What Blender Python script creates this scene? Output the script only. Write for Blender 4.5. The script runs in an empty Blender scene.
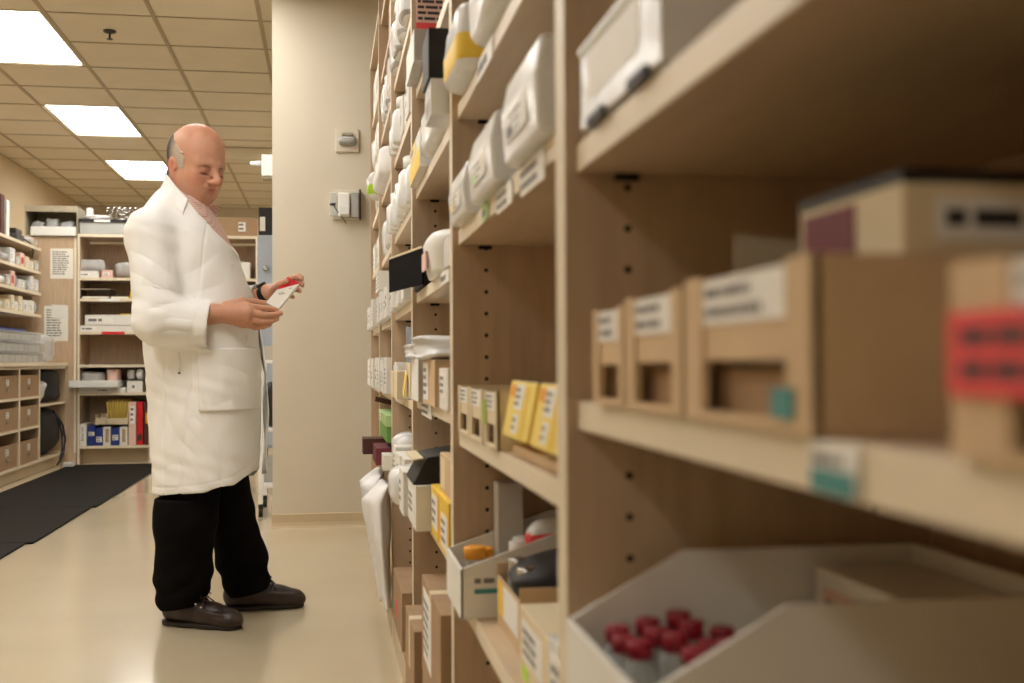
import bpy, bmesh, math, random
import numpy as np
from mathutils import Vector, Matrix

RND = random.Random(11)
sc = bpy.context.scene
COL = sc.collection
PI = math.pi

# ------------------------------------------------------------------ camera
PSI, PIT, ROL, HC, FPX = math.radians(9.354), math.radians(1.054), 0.005, 0.90, 1120.0
FWD = Vector((math.sin(PSI) * math.cos(PIT), math.cos(PSI) * math.cos(PIT), math.sin(PIT)))
_r = FWD.cross(Vector((0, 0, 1))).normalized()
_u = _r.cross(FWD).normalized()
CR = _r * math.cos(ROL) - _u * math.sin(ROL)
CU = _u * math.cos(ROL) + _r * math.sin(ROL)
CAM = Vector((0, 0, HC))


def ray(px, py):
    return FWD + CR * ((px - 512) / FPX) + CU * ((341.5 - py) / FPX)


def at_x(px, py, X):
    d = ray(px, py)
    return CAM + d * ((X - CAM.x) / d.x)


def at_y(px, py, Y):
    d = ray(px, py)
    return CAM + d * ((Y - CAM.y) / d.y)


def at_z(px, py, Z):
    d = ray(px, py)
    return CAM + d * ((Z - CAM.z) / d.z)


def at_d(px, py, dep):
    return CAM + ray(px, py) * dep


def T(px, X=0.207, py=363):
    """distance along the aisle where a sight line meets the plane X"""
    return at_x(px, py, X).y


cam_data = bpy.data.cameras.new('camera')
cam = bpy.data.objects.new('camera', cam_data)
COL.objects.link(cam)
cam.matrix_world = Matrix(((CR.x, CU.x, -FWD.x, 0), (CR.y, CU.y, -FWD.y, 0), (CR.z, CU.z, -FWD.z, HC), (0, 0, 0, 1)))
cam_data.sensor_width = 36
cam_data.lens = 36 * FPX / 1024
cam_data.clip_start = 0.02
cam_data.clip_end = 100
cam_data.dof.use_dof = True
cam_data.dof.focus_distance = 3.95
cam_data.dof.aperture_fstop = 4.6
sc.camera = cam


# ------------------------------------------------------------------ materials
def srgb(*c):
    return tuple(((v / 255) / 12.92 if v / 255 <= 0.04045 else ((v / 255 + 0.055) / 1.055) ** 2.4) for v in c) + (1.0,)


MATS = {}


def mat(name, col, rough=0.6, var=0.06, nscale=12.0, bump=0.0, bscale=200.0, metal=0.0, stretch=None, alpha=None,
        coat=0.0, trans=0.0, sss=0.0, spec=0.5):
    m = bpy.data.materials.new(name)
    m.use_nodes = True
    nt = m.node_tree
    b = nt.nodes['Principled BSDF']
    b.inputs['Roughness'].default_value = rough
    b.inputs['Metallic'].default_value = metal
    b.inputs['Coat Weight'].default_value = coat
    b.inputs['Coat Roughness'].default_value = 0.15
    b.inputs['Transmission Weight'].default_value = trans
    b.inputs['Specular IOR Level'].default_value = spec
    if sss:
        b.inputs['Subsurface Weight'].default_value = sss
        b.inputs['Subsurface Radius'].default_value = (0.012, 0.005, 0.003)
        b.inputs['Subsurface Scale'].default_value = 0.6
    tc = nt.nodes.new('ShaderNodeTexCoord')
    mp = nt.nodes.new('ShaderNodeMapping')
    nt.links.new(tc.outputs['Object'], mp.inputs['Vector'])
    if stretch:
        mp.inputs['Scale'].default_value = stretch
    nz = nt.nodes.new('ShaderNodeTexNoise')
    nz.inputs['Scale'].default_value = nscale
    nz.inputs['Detail'].default_value = 4
    nt.links.new(mp.outputs['Vector'], nz.inputs['Vector'])
    rp = nt.nodes.new('ShaderNodeValToRGB')
    c = srgb(*col)
    rp.color_ramp.elements[0].position = 0.3
    rp.color_ramp.elements[1].position = 0.7
    rp.color_ramp.elements[0].color = tuple(max(0, v * (1 - var)) for v in c[:3]) + (1,)
    rp.color_ramp.elements[1].color = tuple(min(1, v * (1 + var)) for v in c[:3]) + (1,)
    nt.links.new(nz.outputs['Fac'], rp.inputs['Fac'])
    nt.links.new(rp.outputs['Color'], b.inputs['Base Color'])
    if bump:
        n2 = nt.nodes.new('ShaderNodeTexNoise')
        n2.inputs['Scale'].default_value = bscale
        n2.inputs['Detail'].default_value = 3
        nt.links.new(tc.outputs['Object'], n2.inputs['Vector'])
        bp = nt.nodes.new('ShaderNodeBump')
        bp.inputs['Strength'].default_value = bump
        bp.inputs['Distance'].default_value = 0.002
        nt.links.new(n2.outputs['Fac'], bp.inputs['Height'])
        nt.links.new(bp.outputs['Normal'], b.inputs['Normal'])
    if alpha is not None:      # clear plastic: part transparent, part glossy film
        out = nt.nodes['Material Output']
        tr = nt.nodes.new('ShaderNodeBsdfTransparent')
        mx = nt.nodes.new('ShaderNodeMixShader')
        mx.inputs[0].default_value = alpha
        nt.links.new(tr.outputs[0], mx.inputs[1])
        nt.links.new(b.outputs[0], mx.inputs[2])
        nt.links.new(mx.outputs[0], out.inputs['Surface'])
    MATS[name] = m
    return m


def emit(name, col, strength):
    m = bpy.data.materials.new(name)
    m.use_nodes = True
    nt = m.node_tree
    nt.nodes.remove(nt.nodes['Principled BSDF'])
    e = nt.nodes.new('ShaderNodeEmission')
    e.inputs['Color'].default_value = srgb(*col)
    e.inputs['Strength'].default_value = strength
    nt.links.new(e.outputs[0], nt.nodes['Material Output'].inputs['Surface'])
    MATS[name] = m
    return m


M = MATS
mat('laminate', (190, 165, 136), 0.5, 0.10, 9, 0.08, 300, stretch=(6, 6, 0.7))
mat('laminate_shelf', (198, 175, 145), 0.5, 0.07, 9, 0.06, 300, stretch=(6, 0.7, 6))
mat('edge_band', (226, 213, 188), 0.45, 0.03, 8)
mat('hole', (20, 14, 10), 0.9, 0)
mat('wall_paint', (208, 199, 180), 0.75, 0.02, 3, 0.15, 260)
mat('wall_paint_left', (206, 186, 152), 0.75, 0.02, 3, 0.15, 260)
mat('base_rubber', (198, 180, 148), 0.45, 0.03, 6)
mat('grid_metal', (176, 160, 128), 0.5, 0.02, 5)
mat('lamp_frame', (205, 196, 176), 0.4, 0.02, 5)
mat('mat_rubber', (26, 24, 20), 0.8, 0.12, 30, 0.6, 160, spec=.15)
mat('white_plastic', (232, 232, 228), 0.35, 0.02, 10)
mat('white_card', (228, 226, 218), 0.6, 0.03, 14)
mat('white_film', (226, 228, 228), 0.22, 0.05, 22, 0.5, 60)
mat('grey_film', (170, 168, 164), 0.25, 0.10, 22, 0.5, 60)
mat('clear_film', (226, 228, 226), 0.15, 0.05, 18, 0.6, 50, alpha=0.45)
mat('clear_box', (222, 224, 220), 0.12, 0.03, 10, alpha=0.40)
mat('clear_glass', (215, 218, 216), 0.08, 0.02, 10, alpha=0.35)
mat('card_tan', (204, 176, 138), 0.75, 0.05, 18, 0.1, 220)
mat('card_brown', (164, 134, 102), 0.8, 0.06, 18, 0.12, 220)
mat('card_pale', (220, 204, 170), 0.7, 0.04, 18)
mat('card_grey', (186, 180, 168), 0.7, 0.04, 18)
mat('label_white', (236, 234, 228), 0.55, 0.02, 20)
mat('ink', (52, 50, 50), 0.7, 0.05, 20)
mat('ink_grey', (120, 118, 116), 0.7, 0.05, 20)
mat('teal', (70, 140, 138), 0.6, 0.05, 20)
mat('pink_label', (226, 70, 74), 0.55, 0.03, 20)
mat('pink_pale', (226, 190, 176), 0.6, 0.03, 20)
mat('red', (206, 24, 34), 0.5, 0.05, 20)
mat('red_cap', (150, 18, 44), 0.4, 0.05, 20)
mat('maroon', (112, 40, 52), 0.6, 0.06, 20)
mat('brown_dark', (84, 46, 36), 0.7, 0.08, 20)
mat('yellow', (238, 200, 66), 0.5, 0.04, 20)
mat('yellow_pale', (240, 214, 112), 0.5, 0.04, 20)
mat('orange', (236, 160, 40), 0.45, 0.04, 20)
mat('lime', (176, 220, 60), 0.5, 0.04, 20)
mat('green', (112, 160, 74), 0.6, 0.06, 20)
mat('green_pale', (176, 208, 140), 0.6, 0.04, 20)
mat('blue', (28, 52, 128), 0.5, 0.05, 20)
mat('blue_grey', (172, 182, 196), 0.45, 0.03, 20)
mat('black', (18, 16, 16), 0.55, 0.1, 20)
mat('black_soft', (30, 27, 25), 0.7, 0.15, 24, 0.3, 200)
mat('black_matte', (13, 11, 10), 0.9, 0.1, 20, spec=.1)
mat('dark_grey', (70, 70, 72), 0.5, 0.1, 20)
mat('grey_tray', (168, 158, 136), 0.55, 0.04, 20)
mat('grey_plate', (208, 200, 182), 0.4, 0.03, 20)
mat('chrome', (200, 200, 200), 0.2, 0.02, 10, metal=1.0)
mat('steel_dark', (70, 66, 60), 0.35, 0.05, 10, metal=0.8)
mat('white_paper', (232, 228, 216), 0.7, 0.02, 20)
mat('white_bag', (240, 240, 240), 0.4, 0.03, 14, 0.4, 40)
emit('lamp', (255, 251, 244), 15.0)


# ceiling tile: fine fissures
def tile_mat():
    m = mat('ceiling_tile', (226, 217, 196), 0.9, 0.03, 4, 0.5, 350)
    return m


tile_mat()


def floor_mat():
    m = mat('floor_vinyl', (198, 184, 157), 0.16, 0.035, 2.2, 0.03, 3.0, coat=0.35)
    nt = m.node_tree
    b = nt.nodes['Principled BSDF']
    b.inputs['Coat Roughness'].default_value = 0.12
    # faint speckle
    return m


floor_mat()


# ------------------------------------------------------------------ mesh builder
class MB:
    def __init__(s):
        s.v, s.f, s.m, s.s = [], [], [], []

    def face(s, pts, mi=0, sm=False):
        i = len(s.v)
        s.v += [tuple(p) for p in pts]
        s.f.append(list(range(i, i + len(pts))))
        s.m.append(mi)
        s.s.append(sm)

    def grid(s, verts, faces, mi=0, sm=True):
        i = len(s.v)
        s.v += [tuple(p) for p in verts]
        for f in faces:
            s.f.append([a + i for a in f])
            s.m.append(mi)
            s.s.append(sm)

    def box(s, x0, x1, y0, y1, z0, z1, mi=0, fm=None, M=None):
        v = [(x0, y0, z0), (x1, y0, z0), (x1, y1, z0), (x0, y1, z0), (x0, y0, z1), (x1, y0, z1), (x1, y1, z1), (x0, y1, z1)]
        if M is not None:
            v = [tuple(M @ Vector(p)) for p in v]
        f = [(0, 3, 2, 1), (4, 5, 6, 7), (0, 1, 5, 4), (1, 2, 6, 5), (2, 3, 7, 6), (3, 0, 4, 7)]
        i = len(s.v)
        s.v += v
        for k, q in enumerate(f):     # bottom, top, -y, +x, +y, -x
            s.f.append([a + i for a in q])
            s.m.append(fm.get(k, mi) if fm else mi)
            s.s.append(False)
        return s

    def prism(s, poly, y0, y1, mi=0):
        """closed polygon in (x,z), extruded along y"""
        n = len(poly)
        i = len(s.v)
        s.v += [(p[0], y0, p[1]) for p in poly] + [(p[0], y1, p[1]) for p in poly]
        s.f.append([i + k for k in range(n)]); s.m.append(mi); s.s.append(False)
        s.f.append([i + n + k for k in reversed(range(n))]); s.m.append(mi); s.s.append(False)
        for k in range(n):
            q = (k + 1) % n
            s.f.append([i + k, i + n + k, i + n + q, i + q]); s.m.append(mi); s.s.append(False)
        return s

    def lathe(s, prof, c=(0, 0, 0), n=20, mi=0, M=None, sm=True):
        i = len(s.v)
        for r, z in prof:
            for k in range(n):
                a = 2 * PI * k / n
                p = Vector((r * math.cos(a), r * math.sin(a), z))
                if M is not None:
                    p = M @ p
                s.v.append((p.x + c[0], p.y + c[1], p.z + c[2]))
        for j in range(len(prof) - 1):
            for k in range(n):
                q = (k + 1) % n
                s.f.append([i + j * n + k, i + j * n + q, i + (j + 1) * n + q, i + (j + 1) * n + k]); s.m.append(mi); s.s.append(sm)
        s.f.append([i + k for k in reversed(range(n))]); s.m.append(mi); s.s.append(False)
        e = i + (len(prof) - 1) * n
        s.f.append([e + k for k in range(n)]); s.m.append(mi); s.s.append(False)
        return s

    def tube(s, path, r, n=8, mi=0):
        P = [Vector(p) for p in path]
        i = len(s.v)
        up = Vector((0.13, 0.31, 0.94))
        for k, p in enumerate(P):
            d = (P[min(k + 1, len(P) - 1)] - P[max(k - 1, 0)]).normalized()
            a = d.cross(up)
            if a.length < 0.05:
                a = d.cross(Vector((1, 0, 0)))
            a.normalize()
            b = d.cross(a)
            rr = r[k] if isinstance(r, (list, tuple)) else r
            for j in range(n):
                t = 2 * PI * j / n
                s.v.append(tuple(p + (a * math.cos(t) + b * math.sin(t)) * rr))
        for k in range(len(P) - 1):
            for j in range(n):
                q = (j + 1) % n
                s.f.append([i + k * n + j, i + k * n + q, i + (k + 1) * n + q, i + (k + 1) * n + j]); s.m.append(mi); s.s.append(True)
        s.f.append([i + j for j in reversed(range(n))]); s.m.append(mi); s.s.append(False)
        e = i + (len(P) - 1) * n
        s.f.append([e + j for j in range(n)]); s.m.append(mi); s.s.append(False)
        return s

    def build(s, name, mats, parent=None, loc=(0, 0, 0), rot=(0, 0, 0), bevel=0.0, fix=True):
        me = bpy.data.meshes.new(name)
        me.from_pydata(s.v, [], s.f)
        if not isinstance(mats, (list, tuple)):
            mats = [mats]
        for m in mats:
            me.materials.append(M[m] if isinstance(m, str) else m)
        me.polygons.foreach_set('material_index', s.m)
        me.polygons.foreach_set('use_smooth', s.s)
        me.update()
        if fix:
            bm = bmesh.new()
            bm.from_mesh(me)
            bmesh.ops.recalc_face_normals(bm, faces=bm.faces)
            bm.to_mesh(me)
            bm.free()
        o = bpy.data.objects.new(name, me)
        COL.objects.link(o)
        if parent is not None:
            o.parent = parent
        o.location = loc
        o.rotation_euler = rot
        if bevel:
            b = o.modifiers.new('bevel', 'BEVEL')
            b.width = bevel
            b.segments = 2
            b.limit_method = 'ANGLE'
        return o


def tag(o, label=None, cat=None, group=None, kind=None):
    if label:
        o['label'] = label
    if cat:
        o['category'] = cat
    if group:
        o['group'] = group
    if kind:
        o['kind'] = kind
    return o


def thing(name, label, cat, loc=(0, 0, 0), rotz=0.0, group=None, rot=None):
    o = bpy.data.objects.new(name, None)
    o.empty_display_size = 0.05
    COL.objects.link(o)
    o.location = loc
    o.rotation_euler = rot if rot else (0, 0, rotz)
    return tag(o, label, cat, group)


def struct(name, mb, mats, bevel=0.0):
    o = mb.build(name, mats, bevel=bevel)
    o['kind'] = 'structure'
    return o


def strokes(mb, org, ux, uz, w, h, rows, mi, fill=0.8, seed=1, th=0.0005):
    """rows of small dark word-like marks on a label: org corner, ux along the row, uz down the rows"""
    r = random.Random(seed)
    o, ux, uz = Vector(org), Vector(ux), Vector(uz)
    nrm = ux.cross(uz).normalized() * th
    rh = h / rows
    for k in range(rows):
        x = 0.0
        end = w * (fill * (0.75 + 0.25 * r.random()))
        while x < end:
            ww = min(end - x, rh * (0.5 + 1.6 * r.random()))
            a = o + ux * x + uz * (k * rh + rh * 0.25)
            b = a + ux * ww
            d = uz * rh * 0.5
            mb.face([a, b, b + d, a + d], mi)
            x += ww + rh * 0.25


ORD = ['first', 'second', 'third', 'fourth', 'fifth', 'sixth', 'seventh', 'eighth', 'ninth', 'tenth', 'eleventh', 'twelfth']

# ------------------------------------------------------------------ room shell
H = 2.93
XL, XR, YN, YF = -3.10, 1.30, -3.2, 15.0
struct('floor', MB().box(XL - .1, XR + .1, YN - .1, YF + .1, -0.1, 0.0), 'floor_vinyl')
struct('wall_left', MB().box(XL - .1, XL, YN, YF, 0, H), 'wall_paint_left')
struct('wall_right', MB().box(XR, XR + .1, YN, YF, 0, H), 'wall_paint')
struct('wall_back', MB().box(XL, XR, YF, YF + .1, 0, H), 'wall_paint')
struct('wall_front', MB().box(XL, XR, YN - .1, YN, 0, H), 'wall_paint')
# wall end (pier) beyond the shelving
PX0, PY0, PY1 = -0.297, 6.25, 6.62
struct('wall_pier', MB().box(PX0, XR, PY0, PY1, 0, H), 'wall_paint')
bb = MB()
prof = [(0, 0), (0.016, 0), (0.009, 0.012), (0.005, 0.03), (0.005, 0.075), (0, 0.078)]
i0 = len(bb.v)
pts = []
for d, z in prof:
    pts.append([(PX0 - d, PY1, z), (PX0 - d, PY0 - d, z), (XR - .01, PY0 - d, z)])
for a in range(len(prof) - 1):
    for b in range(2):
        bb.face([pts[a][b], pts[a][b + 1], pts[a + 1][b + 1], pts[a + 1][b]], 0)
struct('baseboard_pier', bb, 'base_rubber')

# suspended ceiling: tiles laid on a grid of metal tees, four kinds of cut-out for lamps
GX0, GY0, TS = -0.389, 6.76, 0.6096
LIGHT_COLS = [-2.2178]
LAMPS = []
for c in LIGHT_COLS:
    for k in (-4, -2, -1, 0, 1, 2):  # the panel behind the camera is added as fill
        LAMPS.append((c, 6.76 + 2.4384 * k))
FILL_PANELS = [(GX0 - TS, 6.76 - TS * 8), (GX0 - TS, 6.76 - TS * 3), (.2206, 9.1984), (.2206, 11.6368)]  # unseen panels added to brighten the man, the pier and the far ceiling
LAMPS += FILL_PANELS
lampcells = set()
for (lx, ly) in LAMPS:
    for q in (0, 1):
        lampcells.add((round((lx - GX0) / TS), round((ly - GY0) / TS) + q))
tiles = MB()
gx = [GX0 + TS * k for k in range(-6, 5)]
ix0, ix1 = -5, 3
iy0, iy1 = -17, 14
for i in range(ix0, ix1):
    for j in range(iy0, iy1):
        if (i, j) in lampcells:
            continue
        x0, y0 = GX0 + i * TS, GY0 + j * TS
        x0c, x1c = max(x0, XL), min(x0 + TS, XR)
        y0c, y1c = max(y0, YN), min(y0 + TS, YF)
        if x1c - x0c < .02 or y1c - y0c < .02:
            continue
        tiles.box(x0c + .002, x1c - .002, y0c + .002, y1c - .002, H + .002, H + .02)
tees = MB()
for i in range(ix0, ix1 + 1):
    x = GX0 + i * TS
    if XL < x < XR:
        tees.box(x - .012, x + .012, YN, YF, H - .004, H + .002)
for j in range(iy0, iy1 + 1):
    y = GY0 + j * TS
    if YN < y < YF:
        tees.box(XL, XR, y - .006, y + .006, H - .003, H + .0021)
ce = struct('ceiling', tiles, 'ceiling_tile')
tg = tees.build('trim_ceiling_grid', 'grid_metal')
tg['kind'] = 'structure'
cs = struct('ceiling_slab', MB().box(XL - .1, XR + .1, YN - .1, YF + .1, H + .12, H + .2), 'wall_paint')
# lower bulkhead crossing the ceiling in the far right part
struct('trim_bulkhead', MB().box(-1.15, XR - .01, 10.75, 10.98, H - .11, H - .006), 'ceiling_tile')

lamp_words = {}
vis = [l for l in LAMPS if l[0] < -2 and l[1] > 6]
for n, (lx, ly) in enumerate(LAMPS):
    if (lx, ly) in vis:
        k = vis.index((lx, ly))
        lab = ['bright recessed ceiling light panel nearest the camera, cut by the left edge',
               'bright recessed ceiling light panel in the middle of the row of three',
               "bright recessed ceiling light panel farthest away, beside the man's head"][k]
        grp = 'ceiling light panels'
    else:
        lab, grp = 'recessed ceiling light panel out of the picture, among continued row and added fill panels', 'ceiling lights overhead'
    r = thing('ceiling_light', lab, 'ceiling light', (lx + TS / 2, ly + TS, H), group=grp)
    w, l = TS / 2 - .012, TS - .008
    fr = MB()
    for (a, b, c, d) in ((-w, w, -l, -l + .02), (-w, w, l - .02, l), (-w, -w + .02, -l + .02, l - .02), (w - .02, w, -l + .02, l - .02)):
        fr.box(a, b, c, d, .003, .03)
    fr.build('lamp_frame', 'lamp_frame', r)
    MB().box(-w + .02, w - .02, -l + .02, l - .02, .012, .018).build('diffuser', 'lamp', r)

# sprinkler head
sp = thing('sprinkler', 'small metal pendant sprinkler head hanging from the ceiling tiles', 'sprinkler', (-1.305, 7.09, H))
MB().lathe([(.004, 0), (.036, 0), (.040, -.006), (.030, -.014), (.012, -.016), (.012, -.018)], n=24).build('escutcheon', 'steel_dark', sp)
MB().lathe([(.006, -.018), (.007, -.04), (.004, -.046), (.004, -.05)], n=12).build('stem', 'steel_dark', sp)
MB().lathe([(.002, -.05), (.019, -.051), (.019, -.054), (.002, -.055)], n=16).build('deflector', 'steel_dark', sp)

# floor mats on the left
M1 = [(-2.25, -1.49, 4.3, 5.93), (-2.25, -1.455, 5.94, 7.36), (-2.25, -1.43, 7.37, 10.42)]
for k, (x0, x1, y0, y1) in enumerate(M1):
    th = 0.012
    o = MB()
    o.box(x0, x1, y0, y1, 0.0005, th)
    o = o.build('floor_mat', 'mat_rubber', bevel=.006)
    tag(o, ['black rubber floor mat nearest the camera, cut by the left edge',
            'black rubber floor mat in the middle, its corner jutting onto the pale floor',
            'long black rubber floor mat at the far end, reaching the back shelving'][k], 'floor mat', 'rubber mats')

# ================================================================== right-hand shelving
SX, SXB = 0.217, 0.545          # shelf front edge and back
BAYS = [0.085, 0.985, 1.887, 2.782, 3.682, 4.567, 5.47]
SHELVES = [
    [0.08, 0.33, 0.590, 0.8405, 1.0665, 1.33, 1.58, 1.83, 2.08, 2.30],
    [0.08, 0.4927, 0.761, 1.096, 1.308, 1.56, 1.80, 2.05, 2.28],
    [0.08, 0.533, 0.789, 1.046, 1.3025, 1.552, 1.80, 2.05, 2.28],
    [0.08, 0.525, 0.776, 1.037, 1.286, 1.535, 1.787, 2.035, 2.28],
    [0.08, 0.52, 0.770, 1.030, 1.282, 1.535, 1.782, 2.032, 2.27],
    [0.08, 0.52, 0.770, 1.030, 1.300, 1.545, 1.775, 2.036],
]
ST = 0.025
UH = [2.52, 2.52, 2.52, 2.52, 2.52, 2.34]
BAYNAME = ['nearest', 'second nearest', 'third', 'fourth', 'fifth', 'farthest']


def noise3(p, f=1.0, s=0.0):
    x, y, z = p[0] * f + s, p[1] * f + 1.7 * s, p[2] * f - 0.6 * s
    return (math.sin(x * 1.0 + 1.3 * math.sin(y * 1.1 + s)) + math.sin(y * 1.7 + 1.1 * math.sin(z * 1.3)) + math.sin(z * 1.4 + 1.2 * math.sin(x * 1.6))) / 3


def shelving_unit(k):
    y0, y1 = BAYS[k], BAYS[k + 1]
    hgt = UH[k]
    lab = ['maple laminate shelving bay nearest the camera, filling the right of the picture, blurred',
           'maple shelving bay second from the camera, holding yellow cartons and a white hopper bin',
           'maple shelving bay third from the camera, with a black flap sticking out',
           'maple shelving bay fourth from the camera, with rows of white packs',
           'maple shelving bay fifth from the camera, holding the green box',
           'narrow looking farthest maple shelving bay, next to the beige wall end'][k]
    r = thing('shelving_unit', lab, 'shelving', (0, y0, 0), group='right-hand shelving bays')
    L = y1 - y0
    for side in (0, 1):
        a, b = ((.0005, .0195) if side == 0 else (L - .0195, L - .0005))
        m = MB()
        m.box(.207, .553, a, b, 0, hgt, 0, fm={5: 1})
        yy = b + .0002 if side == 0 else a - .0002
        z = .14
        while z < hgt - .05:
            for x in (.264, .496):
                c = [(x + .0036 * math.cos(2 * PI * q / 8), yy, z + .0036 * math.sin(2 * PI * q / 8)) for q in range(8)]
                m.face(c, 2)
            z += .0366
        m.build('side_panel', ['laminate', 'edge_band', 'hole'], r, fix=False)
    m = MB().box(.5535, .562, .001, L - .001, 0.0, hgt)
    m.build('back_panel', 'laminate', r)
    m = MB().box(.2072, .225, .02, L - .02, 0.0, .079)
    m.build('plinth', 'base_rubber', r)
    for z in SHELVES[k]:
        m = MB()
        m.box(SX, .5530, .0205, L - .0205, z, z + ST, 0, fm={5: 1})
        for x in (.262, .494):
            m.box(x - .011, x + .011, .0205, .028, z - .006, z - .0001, 2)
            m.box(x - .011, x + .011, L - .028, L - .0205, z - .006, z - .0001, 2)
        m.build('shelf', ['laminate_shelf', 'edge_band', 'hole'], r, bevel=.0012)
    m = MB().box(.207, .553, .0205, L - .0205, hgt - .02, hgt - .0005, 0, fm={5: 1})
    m.build('top_panel', ['laminate', 'edge_band'], r)
    return r


UNITS = [shelving_unit(k) for k in range(6)]


def STOP(k, i):
    """top face of shelf i (counting up from the plinth) of bay k"""
    return SHELVES[k][i] + ST + .0006


# ------------------------------------------------------------------ kinds of goods
def plate(parent, name, mats, W, Dp, Hh, lab, seed=1):
    """label plate on the -x face of a box W(y) x Hh(z), centred at origin, Dp half depth in x"""
    u0, u1, v0, v1, ml, rows = lab
    m = MB()
    ya, yb = W / 2 - u0 * W, W / 2 - u1 * W
    za, zb = v0 * Hh, v1 * Hh
    x = -Dp - .0008
    m.box(x, -Dp - .0001, yb, ya, za, zb, 0)
    if rows:
        strokes(m, (x - .0004, ya - .06 * (ya - yb), zb - .1 * (zb - za)), (0, -1, 0), (0, 0, -1), (ya - yb) * .88, (zb - za) * .8, rows, 1, seed=seed)
    return m.build(name, [ml] + mats, parent)


def carton(name, label, cat, x0, x1, y0, y1, z0, z1, m, group=None, lab=None, rot=(0, 0, 0), bevel=.0012, flap=None, seam=None, side=None):
    W, D, Hh = y1 - y0, (x1 - x0) / 2, z1 - z0
    loc = ((x0 + x1) / 2, (y0 + y1) / 2, z0)
    b = MB().box(-D, D, -W / 2, W / 2, 0, Hh)
    if not (lab or flap or seam or side):
        o = b.build(name, m, None, loc, rot, bevel)
        return tag(o, label, cat, group)
    r = thing(name, label, cat, loc, group=group, rot=rot)
    b.build('carton_body', m, r, bevel=bevel)
    if lab:
        for q, l in enumerate(lab if isinstance(lab, list) else [lab]):
            plate(r, 'label', ['ink_grey' if l[4] != 'pink_label' else 'ink'], W, D, Hh, l, seed=q + int(abs(x0 + y0) * 991))
    if seam:      # strip of tape over top and front
        t = MB()
        t.box(-D - .0006, D, -.018, .018, Hh + .0001, Hh + .0007)
        t.box(-D - .0007, -D - .0001, -.018, .018, Hh * .55, Hh + .0007)
        t.build('tape', seam, r)
    if side:      # printed panel on the face turned to the camera
        s = MB()
        u0, u1, v0, v1, ms, rows = side
        s.box(-D + u0 * 2 * D, -D + u1 * 2 * D, -W / 2 - .0007, -W / 2 - .0001, v0 * Hh, v1 * Hh)
        if rows:
            strokes(s, (-D + (u0 + .05 * (u1 - u0)) * 2 * D, -W / 2 - .001, (v1 - .08 * (v1 - v0)) * Hh), (1, 0, 0), (0, 0, -1), (u1 - u0) * 1.8 * D, (v1 - v0) * .8 * Hh, rows, 1, seed=int(abs(y0) * 77))
        s.build('side_label', [ms, 'ink'], r)
    if flap:      # lid flap standing up along the back long edge: (angle, length, material)
        ang, ln, mf = flap
        f = MB().box(-.0015, .0015, -W / 2, W / 2, 0, ln)
        f.build('flap', mf, r, loc=(-D + .002, 0, Hh), rot=(0, ang, 0))
    return r


def shelf_bin(label, x0, x1, y0, y1, z0, z1, group, m='card_tan', seed=1, lab=('label_white', 2), dots=False):
    """card bin with an open top and a front cut out low in the middle, label hung between its stiles"""
    W, D, Hh, t = y1 - y0, (x1 - x0) / 2, z1 - z0, .003
    r = thing('card_bin', label, 'storage bin', ((x0 + x1) / 2, (y0 + y1) / 2, z0), group=group)
    b = MB()
    b.box(-D, D, -W / 2, W / 2, 0, t)
    b.box(-D, D, -W / 2, -W / 2 + t, t, Hh)
    b.box(-D, D, W / 2 - t, W / 2, t, Hh)
    b.box(D - t, D, -W / 2 + t, W / 2 - t, t, Hh)
    s = .17 * W
    b.box(-D - .002, -D + t, W / 2 - s, W / 2, 0, Hh)                 # far stile
    b.box(-D - .002, -D + t, -W / 2, -W / 2 + s * .9, 0, Hh)          # near stile
    b.box(-D, -D + t, -W / 2 + s * .9, W / 2 - s, .42 * Hh, .93 * Hh)   # upper front
    b.box(-D - .002, -D + t, -W / 2 + s * .9, W / 2 - s, 0, .07 * Hh)
    b.build('bin_body', m, r)
    l = MB()
    x = -D - .0012
    ya, yb = W / 2 - s * 1.05, -W / 2 + s
    l.box(x, -D - .0001, yb, ya, .66 * Hh, .97 * Hh)
    strokes(l, (x - .0004, ya - .004, .94 * Hh), (0, -1, 0), (0, 0, -1), (ya - yb) * .9, .26 * Hh, lab[1], 1, seed=seed)
    l.build('label', [lab[0], 'ink_grey'], r)
    g = MB()                                                     # what is stored inside
    g.box(-D + .012, D - .01, -W / 2 + .008, W / 2 - .008, t + .0003, .36 * Hh)
    g.build('contents', 'card_brown', r)
    if dots:
        MB().box(-D - .0035, -D - .0021, -W / 2 + .018, -W / 2 + .042, .08 * Hh, .26 * Hh).build('barcode_label', 'teal', r)
    return r


def hopper_bin(label, x0, x1, y0, y1, z0, lip, wall, knee, group=None, m='white_card', marks=True):
    W = y1 - y0
    t = .004
    r = thing('hopper_bin', label, 'storage bin', (x0, (y0 + y1) / 2, z0), group=group)
    D = x1 - x0
    b = MB()
    b.box(0, D, -W / 2, W / 2, 0, t)
    side = [(0, t), (D, t), (D, wall), (knee, wall), (0, lip)]
    b.prism(side, -W / 2, -W / 2 + t)
    b.prism(side, W / 2 - t, W / 2)
    b.box(D - t, D, -W / 2 + t, W / 2 - t, t, wall)
    b.build('bin_body', m, r)
    f = MB()
    f.box(-.001, t, -W / 2, W / 2, 0, lip)
    f.build('front_panel', m, r, bevel=.001)
    if marks:
        s = MB()
        s.box(.02, .085, -W / 2 - .0006, -W / 2 - .0001, lip * .50, lip * .60, 0)
        strokes(s, (.02, -W / 2 - .0009, lip * .86), (1, 0, 0), (0, 0, -1), .08, lip * .2, 1, 1, seed=4)
        s.build('print', ['teal', 'ink_grey'], r)
    return r


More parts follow.
